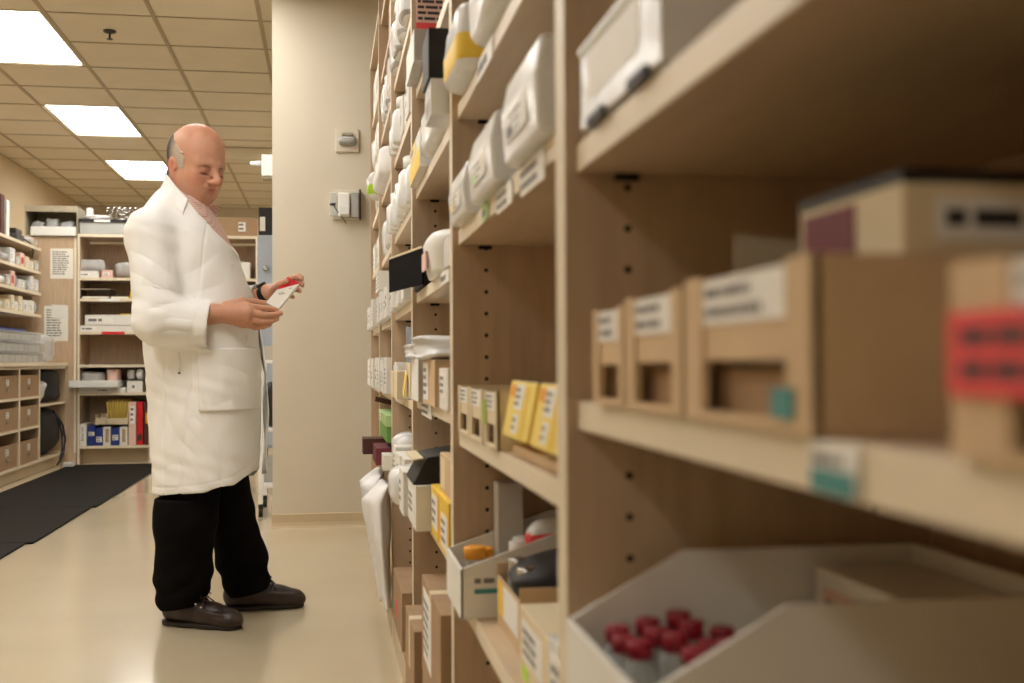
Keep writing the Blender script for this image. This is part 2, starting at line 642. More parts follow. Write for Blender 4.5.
def bottle(name, label, cat, loc, rad, h, body, cap, group=None, neck=.6, rot=(0, 0, 0), capfrac=.24):
    r = thing(name, label, cat, loc, group=group, rot=rot)
    c = h * (1 - capfrac)
    MB().lathe([(rad * .9, 0), (rad, rad * .12), (rad, c * .82), (rad * .85, c * .93), (rad * neck, c)], n=18).build('bottle_body', body, r)
    MB().lathe([(rad * (neck + .12), c + .0003), (rad * (neck + .12), h - rad * .08), (rad * (neck + .02), h)], n=18).build('cap', cap, r)
    return r


def soft_pack(name, label, cat, x0, x1, y0, y1, z0, z1, m, group=None, amp=.12, seed=1.0, e=0.45, n=20, rot=(0, 0, 0), band=None, top_in=0.0):
    """soft plastic pack: rounded box with dents and creases, flat on its shelf"""
    a, b, c = (x1 - x0) / 2, (y1 - y0) / 2, (z1 - z0) / 2
    nv, nu = n, n * 2
    vs, fs, mi = [], [], []

    def sp(v, p):
        return math.copysign(abs(v) ** p, v)
    for i in range(nv + 1):
        th = -PI / 2 + PI * i / nv
        for j in range(nu):
            ph = 2 * PI * j / nu
            x = sp(math.cos(th), e) * sp(math.cos(ph), e)
            y = sp(math.cos(th), e) * sp(math.sin(ph), e)
            z = sp(math.sin(th), e)
            k = 1 + amp * (noise3((x, y, z), 2.2, seed) * .6 + noise3((x, y, z), 5.5, seed + 3) * .4)
            k2 = 1 - top_in * (z + 1) / 2
            vs.append((x * a * k * k2, y * b * k * k2, max(-c, z * c * (1 + amp * .8 * noise3((x, y, z), 3.1, seed + 7))) + c))
    for i in range(nv):
        for j in range(nu):
            q = (j + 1) % nu
            fs.append((i * nu + j, i * nu + q, (i + 1) * nu + q, (i + 1) * nu + j))
    mb = MB()
    i = len(mb.v)
    mb.v += vs
    for f in fs:
        mb.f.append(list(f))
        zc = sum(vs[q][2] for q in f) / 4 / (2 * c)
        mb.m.append(1 if band and band[0] < zc < band[1] else 0)
        mb.s.append(True)
    mats = [m] if not band else [m, band[2]]
    o = mb.build(name, mats, None, ((x0 + x1) / 2, (y0 + y1) / 2, z0), rot)
    return tag(o, label, cat, group)


def tagstrip(k, i, ya, yb, label, m='label_white', rows=1, drop=.0, w=.024):
    """shelf-edge ticket stuck on the front band"""
    z = SHELVES[k][i]
    o = MB()
    o.box(SX - .0022, SX - .0014, ya, yb, z + .001 - drop, z + w - drop)
    strokes(o, (SX - .0026, yb - .003, z + w - drop - .003), (0, -1, 0), (0, 0, -1), (yb - ya) * .9, w * .8, rows, 1, seed=int(ya * 1000))
    o = o.build('shelf_ticket', [m, 'ink_grey'])
    return tag(o, label, 'shelf label', 'shelf-edge tickets')


# ------------------------------------------------------------------ nearest bay
z = STOP(0, 4)
r = carton('plastic_case', 'large white plastic case with a pale front label, top shelf of the nearest bay', 'case',
           .214, .50, .70, .93, z + .004, z + .072, 'white_film', lab=(.12, .78, .30, .88, 'label_white', 0))
MB().box(-.147, -.143, -.09, -.045, -.0035, .004).build('foot', 'black', r)
MB().box(-.147, -.143, .03, .08, -.0035, .004).build('foot', 'black', r)
MB().box(-.146, .14, -.113, .113, .064, .0685).build('lid_rim', 'white_plastic', r)

z = STOP(0, 3)
G = 'tan card bins on the nearest middle shelf'
shelf_bin('smallest looking tan card bin with a white label, against the upright in the nearest bay', .214, .50, T(617) + .002, T(587), z, z + .075, G, seed=3)
shelf_bin('tan card bin with a white label, second from the upright in the nearest bay', .214, .50, T(673), T(619), z, z + .079, G, seed=5)
b3 = shelf_bin('biggest tan card bin with a grey sheet sticking up, in the nearest bay', .214, .50, T(800), T(677), z, z + .082, G, seed=8, dots=True)
b4 = shelf_bin('tan card bin with a wide pink-red label, at the right edge of the picture', .214, .50, .165, T(938), z, z + .067, G, seed=9)
p = MB()
W4 = T(938) - .165
p.box(-.1475, -.1456, -W4 / 2 + .001, W4 / 2 - .002, .022, .050)
strokes(p, (-.1479, W4 / 2 - .01, .047), (0, -1, 0), (0, 0, -1), W4 * .9, .022, 2, 1, seed=12)
p.build('pink_label', ['pink_label', 'ink'], b4)
o = MB()
o.box(-.04, .04, -.0007, .0007, 0, .098)
o = tag(o.build('divider_sheet', 'grey_tray', None, (.272, .628, z + .008), (math.radians(-4), math.radians(5), 0)), 'grey plastic sheet standing up inside the biggest tan bin', 'sheet')
# white cartons with dark tops lying across the bins
zt = z + .0835
for q, (xa, xb, ya, yb, lab) in enumerate([(.265, .40, .485, .60, 'white carton with a dark red end lying on top of the tan bins'),
                                         (.402, .52, .445, .60, 'white carton with a dark top lying behind the dark red ended one')]):
    r = carton('medicine_carton', lab, 'carton', xa, xb, ya, yb, zt, zt + .034, 'card_pale', group='white cartons on top of the bins',
               side=(.12, .9, .2, .8, 'white_card', 1))
    MB().box(-(xb - xa) / 2, (xb - xa) / 2, -(yb - ya) / 2, (yb - ya) / 2, .0341, .040).build('lid', 'black', r)
    if q == 0:
        MB().box(-(xb - xa) / 2 - .0012, -(xb - xa) / 2 - .0001, -.01, .05, .002, .030).build('end_label', 'maroon', r)
tk = tagstrip(0, 3, .432, .478, 'teal and white shelf ticket on the edge of the nearest middle shelf', 'label_white', 2)
MB().box(-.0012, -.0001, -.02, .02, .002, .012).build('colour_block', 'teal', tk, loc=(SX - .0024, .455, SHELVES[0][3]))

z = STOP(0, 2)
hb = hopper_bin('big white hopper bin of red-capped vials on the lowest visible nearest shelf', .20, .515, .705, .93, z, .067, .122, .10, marks=False)
pos = [(.235, .90), (.262, .905), (.29, .908), (.232, .868), (.26, .872), (.29, .875), (.318, .88), (.236, .835), (.265, .838), (.295, .843), (.27, .805), (.30, .81), (.325, .845)]
pw = ['front corner beside the upright', 'far side, second from the lip', 'far side, third from the lip', 'second row, nearest the front lip', 'second row, second from the lip',
      'second row, third from the lip', 'second row, deepest in the bin', 'third row, nearest the front lip', 'third row, second from the lip', 'third row, third from the lip', 'near row, next to the lip', 'near row, second from the lip', 'third row, deepest in the bin']
for q, (x, y) in enumerate(pos):
    bottle('vial', 'red-capped glass vial in the nearest hopper bin, ' + pw[q], 'vial', (x, y, z + .0046), .0138, .062 + .004 * (q % 3), 'clear_glass', 'red_cap', 'red-capped vials in the nearest bin', neck=.62, capfrac=.2)
carton('medicine_carton', 'pale carton with a red outlined label at the back of the nearest hopper bin', 'carton', .415, .50, .745, .915, z + .0046, z + .108, 'white_card', lab=(.1, .6, .45, .85, 'pink_pale', 2))

# ------------------------------------------------------------------ second bay
z = STOP(1, 4)
G = 'white packs on the upper shelf of the second bay'
soft_pack('fluid_pack', 'white and yellow plastic pack next to the upright, highest visible second bay shelf', 'pack', .190, .40, 1.62, 1.84, z, z + .105, 'white_film', G, seed=4.1, amp=.07, e=.3, band=(.15, .62, 'yellow'))
soft_pack('fluid_pack', 'white plastic pack without yellow, nearer of two, highest visible second bay shelf', 'pack', .195, .42, 1.36, 1.58, z, z + .11, 'white_film', G, seed=5.3, amp=.09, e=.35)
z = STOP(1, 3)
G = 'translucent white boxes of the second bay'
for q, (ya, yb, hh, lab) in enumerate([(1.63, 1.835, .078, 'translucent white box next to the far upright, second bay'),
                                     (1.345, 1.57, .090, 'translucent white box in the middle of three on the second bay shelf'),
                                     (1.05, 1.265, .098, 'translucent white box nearest the camera of three on the second bay shelf')]):
    r = thing('plastic_box', lab, 'box', (.30, (ya + yb) / 2, z), group=G)
    w = (yb - ya) / 2
    m = MB()
    m.grid(*(lambda A, B, C: ([(-A, -B, 0), (A, -B, 0), (A, B, 0), (-A, B, 0), (-A * 1.04, -B * 1.03, C * .6), (A, -B * 1.03, C * .6), (A, B * 1.03, C * .6), (-A * 1.04, B * 1.03, C * .6), (-A * .96, -B * .95, C), (A, -B * .95, C), (A, B * .95, C), (-A * .96, B * .95, C)],
                              [(0, 3, 2, 1), (0, 1, 5, 4), (1, 2, 6, 5), (2, 3, 7, 6), (3, 0, 4, 7), (4, 5, 9, 8), (5, 6, 10, 9), (6, 7, 11, 10), (7, 4, 8, 11), (8, 9, 10, 11)]))(.10, w * .96, hh), sm=False)
    m.build('box_body', 'white_film', r, bevel=.006)
    l = MB()
    l.box(-.1036, -.1026, -w * .55, w * .6, hh * .2, hh * .58)
    strokes(l, (-.1040, w * .5, hh * .52), (0, -1, 0), (0, 0, -1), w * .9, hh * .3, 3, 1, seed=q)
    l.build('label', ['label_white', 'grey_film'], r)
    s = MB()
    s.box(-.1042, -.1037, w * .25, w * .55, hh * .24, hh * .36)
    s.build('sticker', ['yellow_pale', 'green_pale', 'ink_grey'][q], r)
tagstrip(1, 3, 1.10, 1.24, 'wide white shelf ticket hanging below the nearest translucent box', rows=2, drop=.012, w=.034)
tagstrip(1, 3, 1.30, 1.42, 'white shelf ticket below the middle translucent box', rows=2, drop=.008, w=.03)
tagstrip(1, 3, 1.50, 1.56, 'green and white shelf ticket below the farthest translucent box', 'green_pale', 1)
tagstrip(1, 4, 1.45, 1.60, 'white shelf ticket under the plastic packs of the second bay', rows=1, drop=.006, w=.03)

z = STOP(1, 2)
G = 'cream bins on the second bay shelf'
for q, (ya, yb, lab) in enumerate([(1.70, 1.835, 'cream card bin with a white label against the far upright, beside two like it'),
                                 (1.55, 1.69, 'cream card bin in the middle of three in the second bay'),
                                 (1.415, 1.53, 'cream card bin with a green edge sticker, touching the yellow cartons')]):
    r = shelf_bin(lab, .214, .48, ya, yb, z, z + .076, G, m='card_pale', seed=20 + q, lab=('label_white', 3))
    if q == 2:
        MB().box(-.1365, -.1352, (yb - ya) / 2 - .02, (yb - ya) / 2 - .006, .03, .062).build('sticker', 'lime', r)
G = 'yellow cartons in the second bay'
for q, (ya, yb, lab) in enumerate([(1.215, 1.385, 'yellow carton with a long white label, leaning beside the cream bins'),
                                 (1.045, 1.19, 'yellow carton with a red and white label, nearest the camera of the two')]):
    r = carton('yellow_carton', lab, 'carton', .214, .334, ya, yb, z + .0122, z + .0122 + .068, 'yellow_pale', G, rot=(0, math.radians(11), 0),
               lab=[(.30, .62, .50, .95, 'label_white', 3), (.05, .25, .72, .92, 'orange', 0), (.68, .80, .04, .9, 'yellow', 0), (.36, .56, .08, .42, 'label_white', 2)])
    MB().box(-.058, .056, -(yb - ya) / 2 + .01, (yb - ya) / 2 - .01, .0682, .0692).build('film', 'clear_film', r)

carton('flat_carton', 'flat tan carton under the front of the tilted yellow cartons', 'carton', .226, .250, 1.06, 1.37, z, z + .012, 'card_tan')
z = STOP(1, 1)
P = [at_z(466, 612, z), at_z(452, 603, z)]
hb = hopper_bin('white hopper bin of orange-capped bottles on the low shelf of the second bay', .195, .50, 1.66, 1.855, z, .074, .132, .17, marks=True)
for q, (x, y, rx, lab) in enumerate([(.228, 1.755, 0, 'orange-capped bottle standing at the front of the white hopper bin'),
                                    (.262, 1.70, 25, 'orange-capped bottle tipped over beside the standing one in the hopper bin'),
                                    (.25, 1.815, 0, 'small orange-capped bottle deeper in the white hopper bin')]):
    bottle('pill_bottle', lab, 'bottle', (x, y, z + .006), .0165, .086 if q == 0 else .074, 'clear_glass', 'orange', 'orange-capped bottles', neck=.95, rot=(math.radians(rx), 0, 0), capfrac=.22)
for q, (x, y, s_) in enumerate([(.305, 1.745, .020), (.36, 1.765, .022), (.288, 1.705, .015)]):
    bottle('clear_jar', ['clear round jar in the middle of the white hopper bin', 'clear round jar beside the red-marked bag in the hopper bin', 'little clear jar behind the tipped orange bottle'][q], 'jar',
           (x, y, z + .006), s_, .10, 'clear_glass', 'white_plastic', 'clear jars in the hopper bin', neck=.8)
soft_pack('plastic_bag', 'white plastic bag with a red print at the back of the hopper bin', 'bag', .30, .43, 1.675, 1.72, z + .006, z + .138, 'white_film', seed=8.2, amp=.12, band=(.70, .86, 'pink_label'))
carton('file_board', 'tall grey board standing upright at the back of the hopper bin', 'board', .272, .314, 1.80, 1.848, z + .006, z + .185, 'card_grey')
carton('archive_carton', 'grey carton standing behind the hopper bin in the second bay', 'carton', .508, .548, 1.35, 1.845, z, z + .21, 'card_grey')

ya, yb, xa = 1.435, 1.63, .245
rb = thing('card_box', 'tan open card box holding a black pouch, on the low shelf of the second bay', 'box', (xa, (ya + yb) / 2, z))
b = MB()
W, D, t = yb - ya, .26, .003
b.box(0, D, -W / 2, W / 2, 0, t); b.box(0, D, -W / 2, -W / 2 + t, t, .088); b.box(0, D, W / 2 - t, W / 2, t, .088); b.box(D - t, D, -W / 2 + t, W / 2 - t, t, .088)
b.box(0, t, -W / 2 + t, W / 2 - t, t, .070)
b.build('box_body', 'card_tan', rb)
MB().box(-.001, -.0001, -W / 2 + .01, W / 2 - .02, .02, .066).build('label', 'label_white', rb)
MB().box(-.0018, -.0011, W / 2 - .06, W / 2 - .022, .02, .068).build('sticker', 'yellow', rb)
pm = thing('pouch', 'black folded pouch with a white strip lying in the tan card box', 'pouch', (xa + .15, (ya + yb) / 2, z + .075), rot=(0, math.radians(-14), 0))
o_ = soft_pack('pouch_body', None, None, -.14, .14, -.085, .085, 0, .055, 'black_soft', seed=3.3, amp=.10)
o_.parent = pm
o_.location = (0, 0, 0)
MB().box(-.05, .11, -.087, -.0855, .028, .048).build('strip', 'label_white', pm)
for q in (0, 1):
    bottle('ampoule', ['round glass ampoule top poking out under the black pouch, the farther', 'round glass ampoule top poking out under the black pouch, the nearer'][q], 'ampoule', (xa + .022, 1.585 - .075 * q, z + .004), .015, .098, 'clear_glass', 'chrome', 'glass ampoules', neck=.75, capfrac=.2)
carton('medicine_carton', 'cream carton with a lime sticker at the near end of the low second bay shelf', 'carton', .232, .45, 1.15, 1.36, z, z + .085, 'card_pale', lab=[(.1, .7, .3, .85, 'label_white', 3), (.1, .28, .02, .22, 'lime', 0)])
carton('medicine_carton', 'clear-fronted pale carton nearest the camera on the low second bay shelf', 'carton', .225, .45, 1.02, 1.14, z, z + .10, 'white_film', lab=(.1, .7, .3, .85, 'label_white', 3))

# ------------------------------------------------------------------ third bay
z = STOP(2, 5)
r = carton('plastic_bin', 'grey-sided plastic box below the printed card in the third bay', 'bin', .193, .48, 2.50, 2.745, z, z + .072, 'grey_film', lab=(.02, .98, .02, .98, 'label_white', 0))
r = thing('sign_card', 'white and pink printed card propped on the grey-sided box high in the third bay', 'card', (.26, 2.53, z + .073), rot=(math.radians(-6), 0, 0))
m = MB().box(-.06, .06, -.0015, .0015, .022, .125)
strokes(m, (-.056, -.0022, .12), (1, 0, 0), (0, 0, -1), .11, .095, 7, 1, seed=31)
m.build('printed_sheet', ['pink_pale', 'ink'], r)
MB().box(-.06, .06, -.0016, .0016, 0, .0219).build('colour_band', 'pink_label', r)

z = STOP(2, 4)
r = carton('white_carton', 'white carton carrying a black box, upper shelf of the third bay', 'carton', .176, .45, 1.915, 2.03, z, z + .062, 'white_film', lab=(.2, .8, .1, .5, 'grey_film', 2))
carton('black_box', 'black box on a white carton, sticking out of the third bay', 'box', .172, .45, 1.912, 2.035, z + .0628, z + .148, 'black')
soft_pack('wrapped_pack', 'white wrapped pack with grey side in the middle of the upper third bay', 'pack', .195, .46, 2.10, 2.40, z, z + .10, 'white_film', seed=6.2, amp=.05, e=.25)
r = carton('yellow_packet', 'white and yellow packet beside the far upright on the upper third bay shelf', 'packet', .200, .44, 2.43, 2.745, z, z + .085, 'white_film', lab=[(.02, .98, .02, .58, 'yellow', 0), (.1, .6, .66, .95, 'yellow_pale', 1)])

z = STOP(2, 3)
r = thing('black_folder', 'black folder with its flap sticking out towards the man, third bay', 'folder', (.207, 2.62, z), rotz=0)
MB().box(.003, .29, -.11, .12, .0005, .055).build('folder_body', 'black_soft', r, bevel=.003)
f = MB()
f.box(-.002, .002, -.30, 0, .0, .080)
f.build('flap', 'black_matte', r, loc=(-.056, .138, .0006), rot=(0, 0, math.radians(11)))
c = MB()
c.box(-.003, .003, -.30, 0, .0003, .005)
c.build('flap_edge', 'card_pale', r, loc=(-.056, .138, .0808), rot=(0, 0, math.radians(11)))
r = thing('white_tub', 'big white rounded tub on the shelf beside the black flap', 'tub', (.332, 2.25, z))
m = MB()
prof = []
A, B, C = .140, .150, .085
for (s_, zz) in ((.90, 0), (.93, .014), (.97, .05), (.98, .068), (.94, .08), (.86, C)):
    ring = []
    for j in range(40):
        a = 2 * PI * j / 40
        ring.append((A * s_ * math.copysign(abs(math.cos(a)) ** .45, math.cos(a)), B * s_ * math.copysign(abs(math.sin(a)) ** .45, math.sin(a)), zz))
    prof.append(ring)
vs = [p for rr in prof for p in rr]
fs = [(i * 40 + j, i * 40 + (j + 1) % 40, (i + 1) * 40 + (j + 1) % 40, (i + 1) * 40 + j) for i in range(len(prof) - 1) for j in range(40)]
fs += [tuple(reversed(range(40))), tuple((len(prof) - 1) * 40 + j for j in range(40))]
m.grid(vs, fs)
m.build('tub_body', 'white_plastic', r)
l = MB()
l.box(-.1395, -.1360, -.03, .06, .015, .05)
l.build('label', 'pink_pale', r)
carton('white_carton', 'low white carton at the near end beside the big white tub', 'carton', .212, .45, 1.92, 2.06, z, z + .055, 'white_film')
tagstrip(2, 3, 2.0, 2.14, 'long white shelf ticket under the big white tub', rows=1, w=.024)

z = STOP(2, 2)
G = 'cartons on the waist-high shelf of the third bay'
carton('white_carton', 'white carton with grey side nearest the far upright, waist high in the third bay', 'carton', .192, .44, 2.40, 2.60, z, z + .095, 'card_grey', G, lab=(.02, .98, .02, .98, 'label_white', 0))
carton('tan_carton', 'tan carton with a white label strip waist high in the third bay', 'carton', .200, .44, 2.12, 2.38, z, z + .09, 'card_tan', G, lab=(.05, .5, .1, .95, 'label_white', 4))
carton('white_carton', 'white carton behind the near upright waist high in the third bay', 'carton', .205, .44, 1.93, 2.08, z, z + .075, 'white_card', G, lab=(.1, .8, .3, .9, 'label_white', 3))
zz = z + .0965
for q, (ya, yb, lab) in enumerate([(2.42, 2.6, 'crumpled clear packet on the white carton with grey side'), (2.19, 2.38, 'crumpled clear packet on the tan carton in the third bay')]):
    soft_pack('clear_packet', lab, 'packet', .18, .40, ya, yb, (zz if q == 0 else z + .0915), zz + .03 + .012 * q, 'white_film', 'clear packets on cartons', seed=2.2 + q, amp=.28)
o = MB().box(-.001, .001, -.03, .03, -.055, 0)
o = tag(o.build('tag', 'yellow_pale', None, (.186, 2.70, z + .060), (math.radians(10), math.radians(6), 0)), 'yellow paper tag sticking out at the far upright of the third bay', 'tag')
carton('cream_carton', 'cream carton standing behind the yellow paper tag', 'carton', .190, .40, 2.625, 2.755, z, z + .085, 'card_pale')

z = STOP(2, 1)
carton('white_carton', 'white carton at the far end of the low third bay shelf', 'carton', .165, .42, 2.50, 2.64, z, z + .098, 'white_card', lab=(.1, .7, .15, .85, 'label_white', 3))
soft_pack('white_packet', 'pile of small white packets spilling over the shelf front, low third bay', 'packet', .145, .26, 2.65, 2.755, z, z + .095, 'white_film', seed=5.5, amp=.15)
carton('white_carton', 'white carton under the dark wedge box', 'carton', .175, .42, 2.27, 2.49, z, z + .092, 'white_card', lab=(.1, .8, .2, .8, 'label_white', 3))
w_ = thing('dark_wedge_box', 'dark wedge shaped box lying on a low white carton of the third bay', 'box', (.235, 2.385, z + .0928))
m = MB()
m.prism([(-.065, 0), (.18, 0), (.18, .085), (-.035, .055)], -.10, .10)
m.build('box_body', 'black_soft', w_, bevel=.002)
MB().box(-.058, -.036, -.102, .102, .057, .0595).build('rim', 'card_pale', w_, rot=(0, math.radians(-7), 0))
r = carton('yellow_packet', 'yellow and white packet stack low in the third bay, beside the near upright', 'packet', .205, .42, 1.93, 2.25, z, z + .098, 'yellow', lab=[(.05, .40, .2, .85, 'label_white', 3), (.62, .95, .1, .7, 'label_white', 3), (.42, .5, .05, .95, 'orange', 0)])
carton('tan_carton', 'small tan carton on the yellow packets, low in the third bay', 'carton', .212, .42, 1.95, 2.14, z + .0988, z + .17, 'card_tan', lab=(.05, .5, .1, .9, 'card_pale', 0))
tagstrip(2, 2, 2.35, 2.6, 'long white shelf ticket below the waist-high cartons of the third bay', rows=2, drop=.01, w=.034)

# big brown cartons standing on the base shelf
G = 'brown shipping cartons at the base of the shelving'
z = STOP(2, 0)
carton('shipping_carton', 'lower brown shipping carton of two stacked at the base of the third bay', 'carton', .190, .50, 1.925, 2.30, z, z + .165, 'card_brown', G, lab=(.12, .55, .25, .92, 'label_white', 5), seam='card_pale')
carton('shipping_carton', 'upper brown shipping carton of two stacked at the base of the third bay', 'carton', .190, .50, 1.925, 2.31, z + .1665, z + .36, 'card_brown', G, lab=(.12, .55, .2, .92, 'label_white', 6), seam='card_pale')
carton('shipping_carton', 'brown shipping carton standing alone beside the stacked pair', 'carton', .176, .50, 2.34, 2.60, z, z + .235, 'card_brown', G, seam='card_pale')
carton('shipping_carton', 'slim dark brown carton upright at the base of the fourth bay', 'carton', .235, .50, 2.83, 3.0, STOP(3, 0), STOP(3, 0) + .36, 'card_brown', G, seam='card_pale')
carton('shipping_carton', 'brown carton with a pink sticker at the base of the fourth bay', 'carton', .20, .50, 3.1, 3.5, STOP(3, 0), STOP(3, 0) + .16, 'card_brown', G, lab=(.4, .55, .3, .6, 'pink_label', 0))

# ------------------------------------------------------------------ fourth to sixth bays: rows of small goods
def shelfword(k, i):
    n = len(SHELVES[k])
    return {1: 'knee-high', 2: 'waist-high', 3: 'elbow-high', 4: 'chest-high', 5: 'chin-high', 6: 'above-head', 7: 'second-highest', 8: 'highest'}[i]


def row(k, i, kind, n, ya, yb, hgt, x0, dep=.22, m='white_plastic', what='white bottle', extra=None, rise=0.0, capm='white_plastic'):
    z = STOP(k, i)
    pitch = (yb - ya) / n
    for q in range(n):
        y0 = yb - pitch * (q + 1)
        y1 = yb - pitch * q
        yc = (y0 + y1) / 2
        if n == 1:
            pos = ''
        else:
            pos = ', %s from far end' % ORD[q]
        lab = '%s%s, %s shelf of the %s bay' % (what, pos, shelfword(k, i), BAYNAME[k])
        g = '%ss on the %s shelf of the %s bay' % (what, shelfword(k, i), BAYNAME[k])
        hh = hgt * (1 + .10 * RND.uniform(-1, 1)) + rise * q
        xx = x0 + .028 + RND.uniform(-.006, .006)
        if kind == 'bottle':
            rad = min(pitch * .44, .045)
            bottle('bottle', lab, 'bottle', (xx + rad, yc, z), rad, hh, m, capm, g)
        elif kind == 'box':
            gap = .004
            rows = RND.choice([2, 3, 4])
            u0 = RND.uniform(.06, .15)
            carton('small_carton', lab, 'carton', xx, xx + dep, y0 + gap, y1 - gap, z, z + hh, m, g, lab=(u0, RND.uniform(.6, .92), RND.uniform(.1, .25), RND.uniform(.6, .9), 'label_white', rows))
        elif kind == 'pack':
            soft_pack('soft_pack', lab, 'pack', xx, xx + dep, y0 + .004, y1 - .004, z, z + hh, m, g, seed=RND.uniform(0, 9), amp=.10, e=.4, n=12, band=extra)


# fourth bay
row(3, 7, 'box', 3, 2.84, 3.60, .12, .175, m='white_film', what='white box')
row(3, 6, 'pack', 4, 2.95, 3.62, .13, .165, m='white_film', what='white plastic pack', extra=(.1, .2, 'grey_film'))
row(3, 5, 'box', 4, 2.82, 3.30, .10, .185, m='white_card', what='white step of cartons')
row(3, 5, 'bottle', 3, 3.33, 3.64, .13, .17, what='white bottle', m='white_film')
row(3, 4, 'bottle', 8, 2.83, 3.64, .125, .165, what='white bottle', m='white_film')
row(3, 3, 'box', 7, 2.83, 3.64, .105, .165, m='white_plastic', what='white carton')
z = STOP(3, 2)
carton('cream_carton', 'cream carton pair in front of the leaning blue folder, fourth bay', 'carton', .185, .40, 3.05, 3.34, z, z + .075, 'card_pale', lab=(.45, .52, 0.02, .98, 'card_tan', 0))
o = MB().box(-.12, .12, -.006, .006, 0, .20)
o = tag(o.build('folder', 'blue_grey', None, (.33, 2.99, z), (math.radians(-14), 0, 0)), 'pale blue-grey folder leaning against the upright in the fourth bay', 'folder')
row(3, 2, 'box', 3, 3.36, 3.64, .10, .18, m='white_card', what='white carton')
row(3, 1, 'box', 4, 2.84, 3.30, .10, .16, m='white_card', what='white carton')
row(3, 1, 'pack', 3, 3.33, 3.64, .13, .17, m='white_film', what='white plastic pack')
# fifth bay
row(4, 8, 'box', 2, 3.72, 4.3, .13, .185, m='white_plastic', what='white box')
row(4, 7, 'box', 3, 3.72, 4.2, .14, .195, m='pink_pale', what='pale pink card pack')
row(4, 6, 'pack', 4, 3.74, 4.52, .14, .175, m='white_film', what='white pack with a grey band', extra=(.15, .27, 'grey_film'))
row(4, 5, 'pack', 2, 3.95, 4.50, .12, .16, m='white_bag', what='folded white bag')
row(4, 4, 'pack', 3, 3.8, 4.50, .14, .185, m='white_film', what='tall white pack')
row(4, 3, 'box', 7, 3.72, 4.53, .10, .165, m='white_plastic', what='white carton')
row(4, 2, 'box', 6, 3.73, 4.53, .115, .16, m='white_card', what='white carton with dark spine')
# sixth bay
row(5, 6, 'pack', 3, 4.75, 5.40, .15, .18, m='white_film', what='white pack with grey print', extra=(.2, .33, 'grey_film'))
row(5, 5, 'pack', 2, 4.76, 5.3, .15, .18, m='white_film', what='hanging white packet')
row(5, 4, 'box', 3, 4.75, 5.38, .12, .19, m='white_card', what='white carton')
row(5, 3, 'box', 5, 4.62, 5.43, .10, .16, m='white_plastic', what='white carton')
row(5, 2, 'box', 5, 4.62, 5.43, .115, .16, m='white_card', what='white carton with dark spine')
row(5, 7, 'box', 2, 4.7, 5.3, .14, .185, m='white_card', what='white box')
# white and yellow striped bag and white carton pile sticking out
z = STOP(5, 4) + .0
z6 = STOP(4, 4)
zb = STOP(5, 5)
soft_pack('striped_bag', 'white bag with yellow stripes sticking out of the farthest bay', 'bag', .168, .36, 4.605, 4.74, SHELVES[5][5] + ST + .0006, SHELVES[5][5] + .15, 'white_film', seed=4.7, amp=.22, band=(.18, .5, 'lime'))
z = STOP(4, 3)
r = thing('paper_stack', 'stack of white printed papers sticking out over the elbow-high cartons of the fifth bay', 'papers', (.315, 4.25, z + .112))
m = MB().box(-.13, .10, -.13, .13, 0, .07)
for q in range(4):
    m.box(-.1306, -.1301, -.11, .11, .012 + q * .015, .016 + q * .015, 1)
m.build('sheets', ['white_paper', 'ink_grey'], r, bevel=.002)

# lower part of the fourth and fifth bays
z = STOP(4, 1)
r = thing('maroon_flap_box', 'maroon box with its flap jutting out below the green carton', 'box', (.212, 4.05, z))
MB().box(.004, .24, -.20, .22, 0, .070).build('box_body', 'brown_dark', r, bevel=.002)
MB().box(-.085, -.001, .06, .19, .022, .078).build('flap_end', 'brown_dark', r)
MB().box(-.050, -.001, -.22, .058, .006, .064).build('flap', 'maroon', r)
zg = z + .0794
r = thing('green_box', 'green carton with a pale lid and white label, low in the fifth bay', 'carton', (.325, 4.12, zg))
MB().box(-.125, .13, -.27, .27, 0, .055).build('box_body', 'green', r, bevel=.002)
MB().box(-.129, .134, -.274, .274, .0555, .095).build('lid', 'green_pale', r, bevel=.002)
l = MB().box(-.1302, -.1294, .10, .22, .060, .090)
strokes(l, (-.1307, .21, .087), (0, -1, 0), (0, 0, -1), .09, .025, 2, 1)
l.build('label', ['label_white', 'ink'], r)
carton('black_case', 'black case lying on top of the green carton', 'case', .235, .42, 3.87, 4.05, zg + .0955, zg + .145, 'black_soft')
o = MB().box(-.07, .07, -.015, .015, 0, .018)
o = tag(o.build('brown_strap', 'brown_dark', None, (.245, 4.30, zg + .112), (0, math.radians(14), 0)), 'dark brown strap end poking out above the green carton', 'strap')
z = STOP(4, 0)
carton('tan_carton', 'tan carton stacked below the maroon flap at the base of the fifth bay', 'carton', .24, .50, 4.08, 4.48, z, z + .36, 'card_tan', lab=(.2, .7, .1, .5, 'card_pale', 0))
G = 'white plastic bags hanging from the shelving'


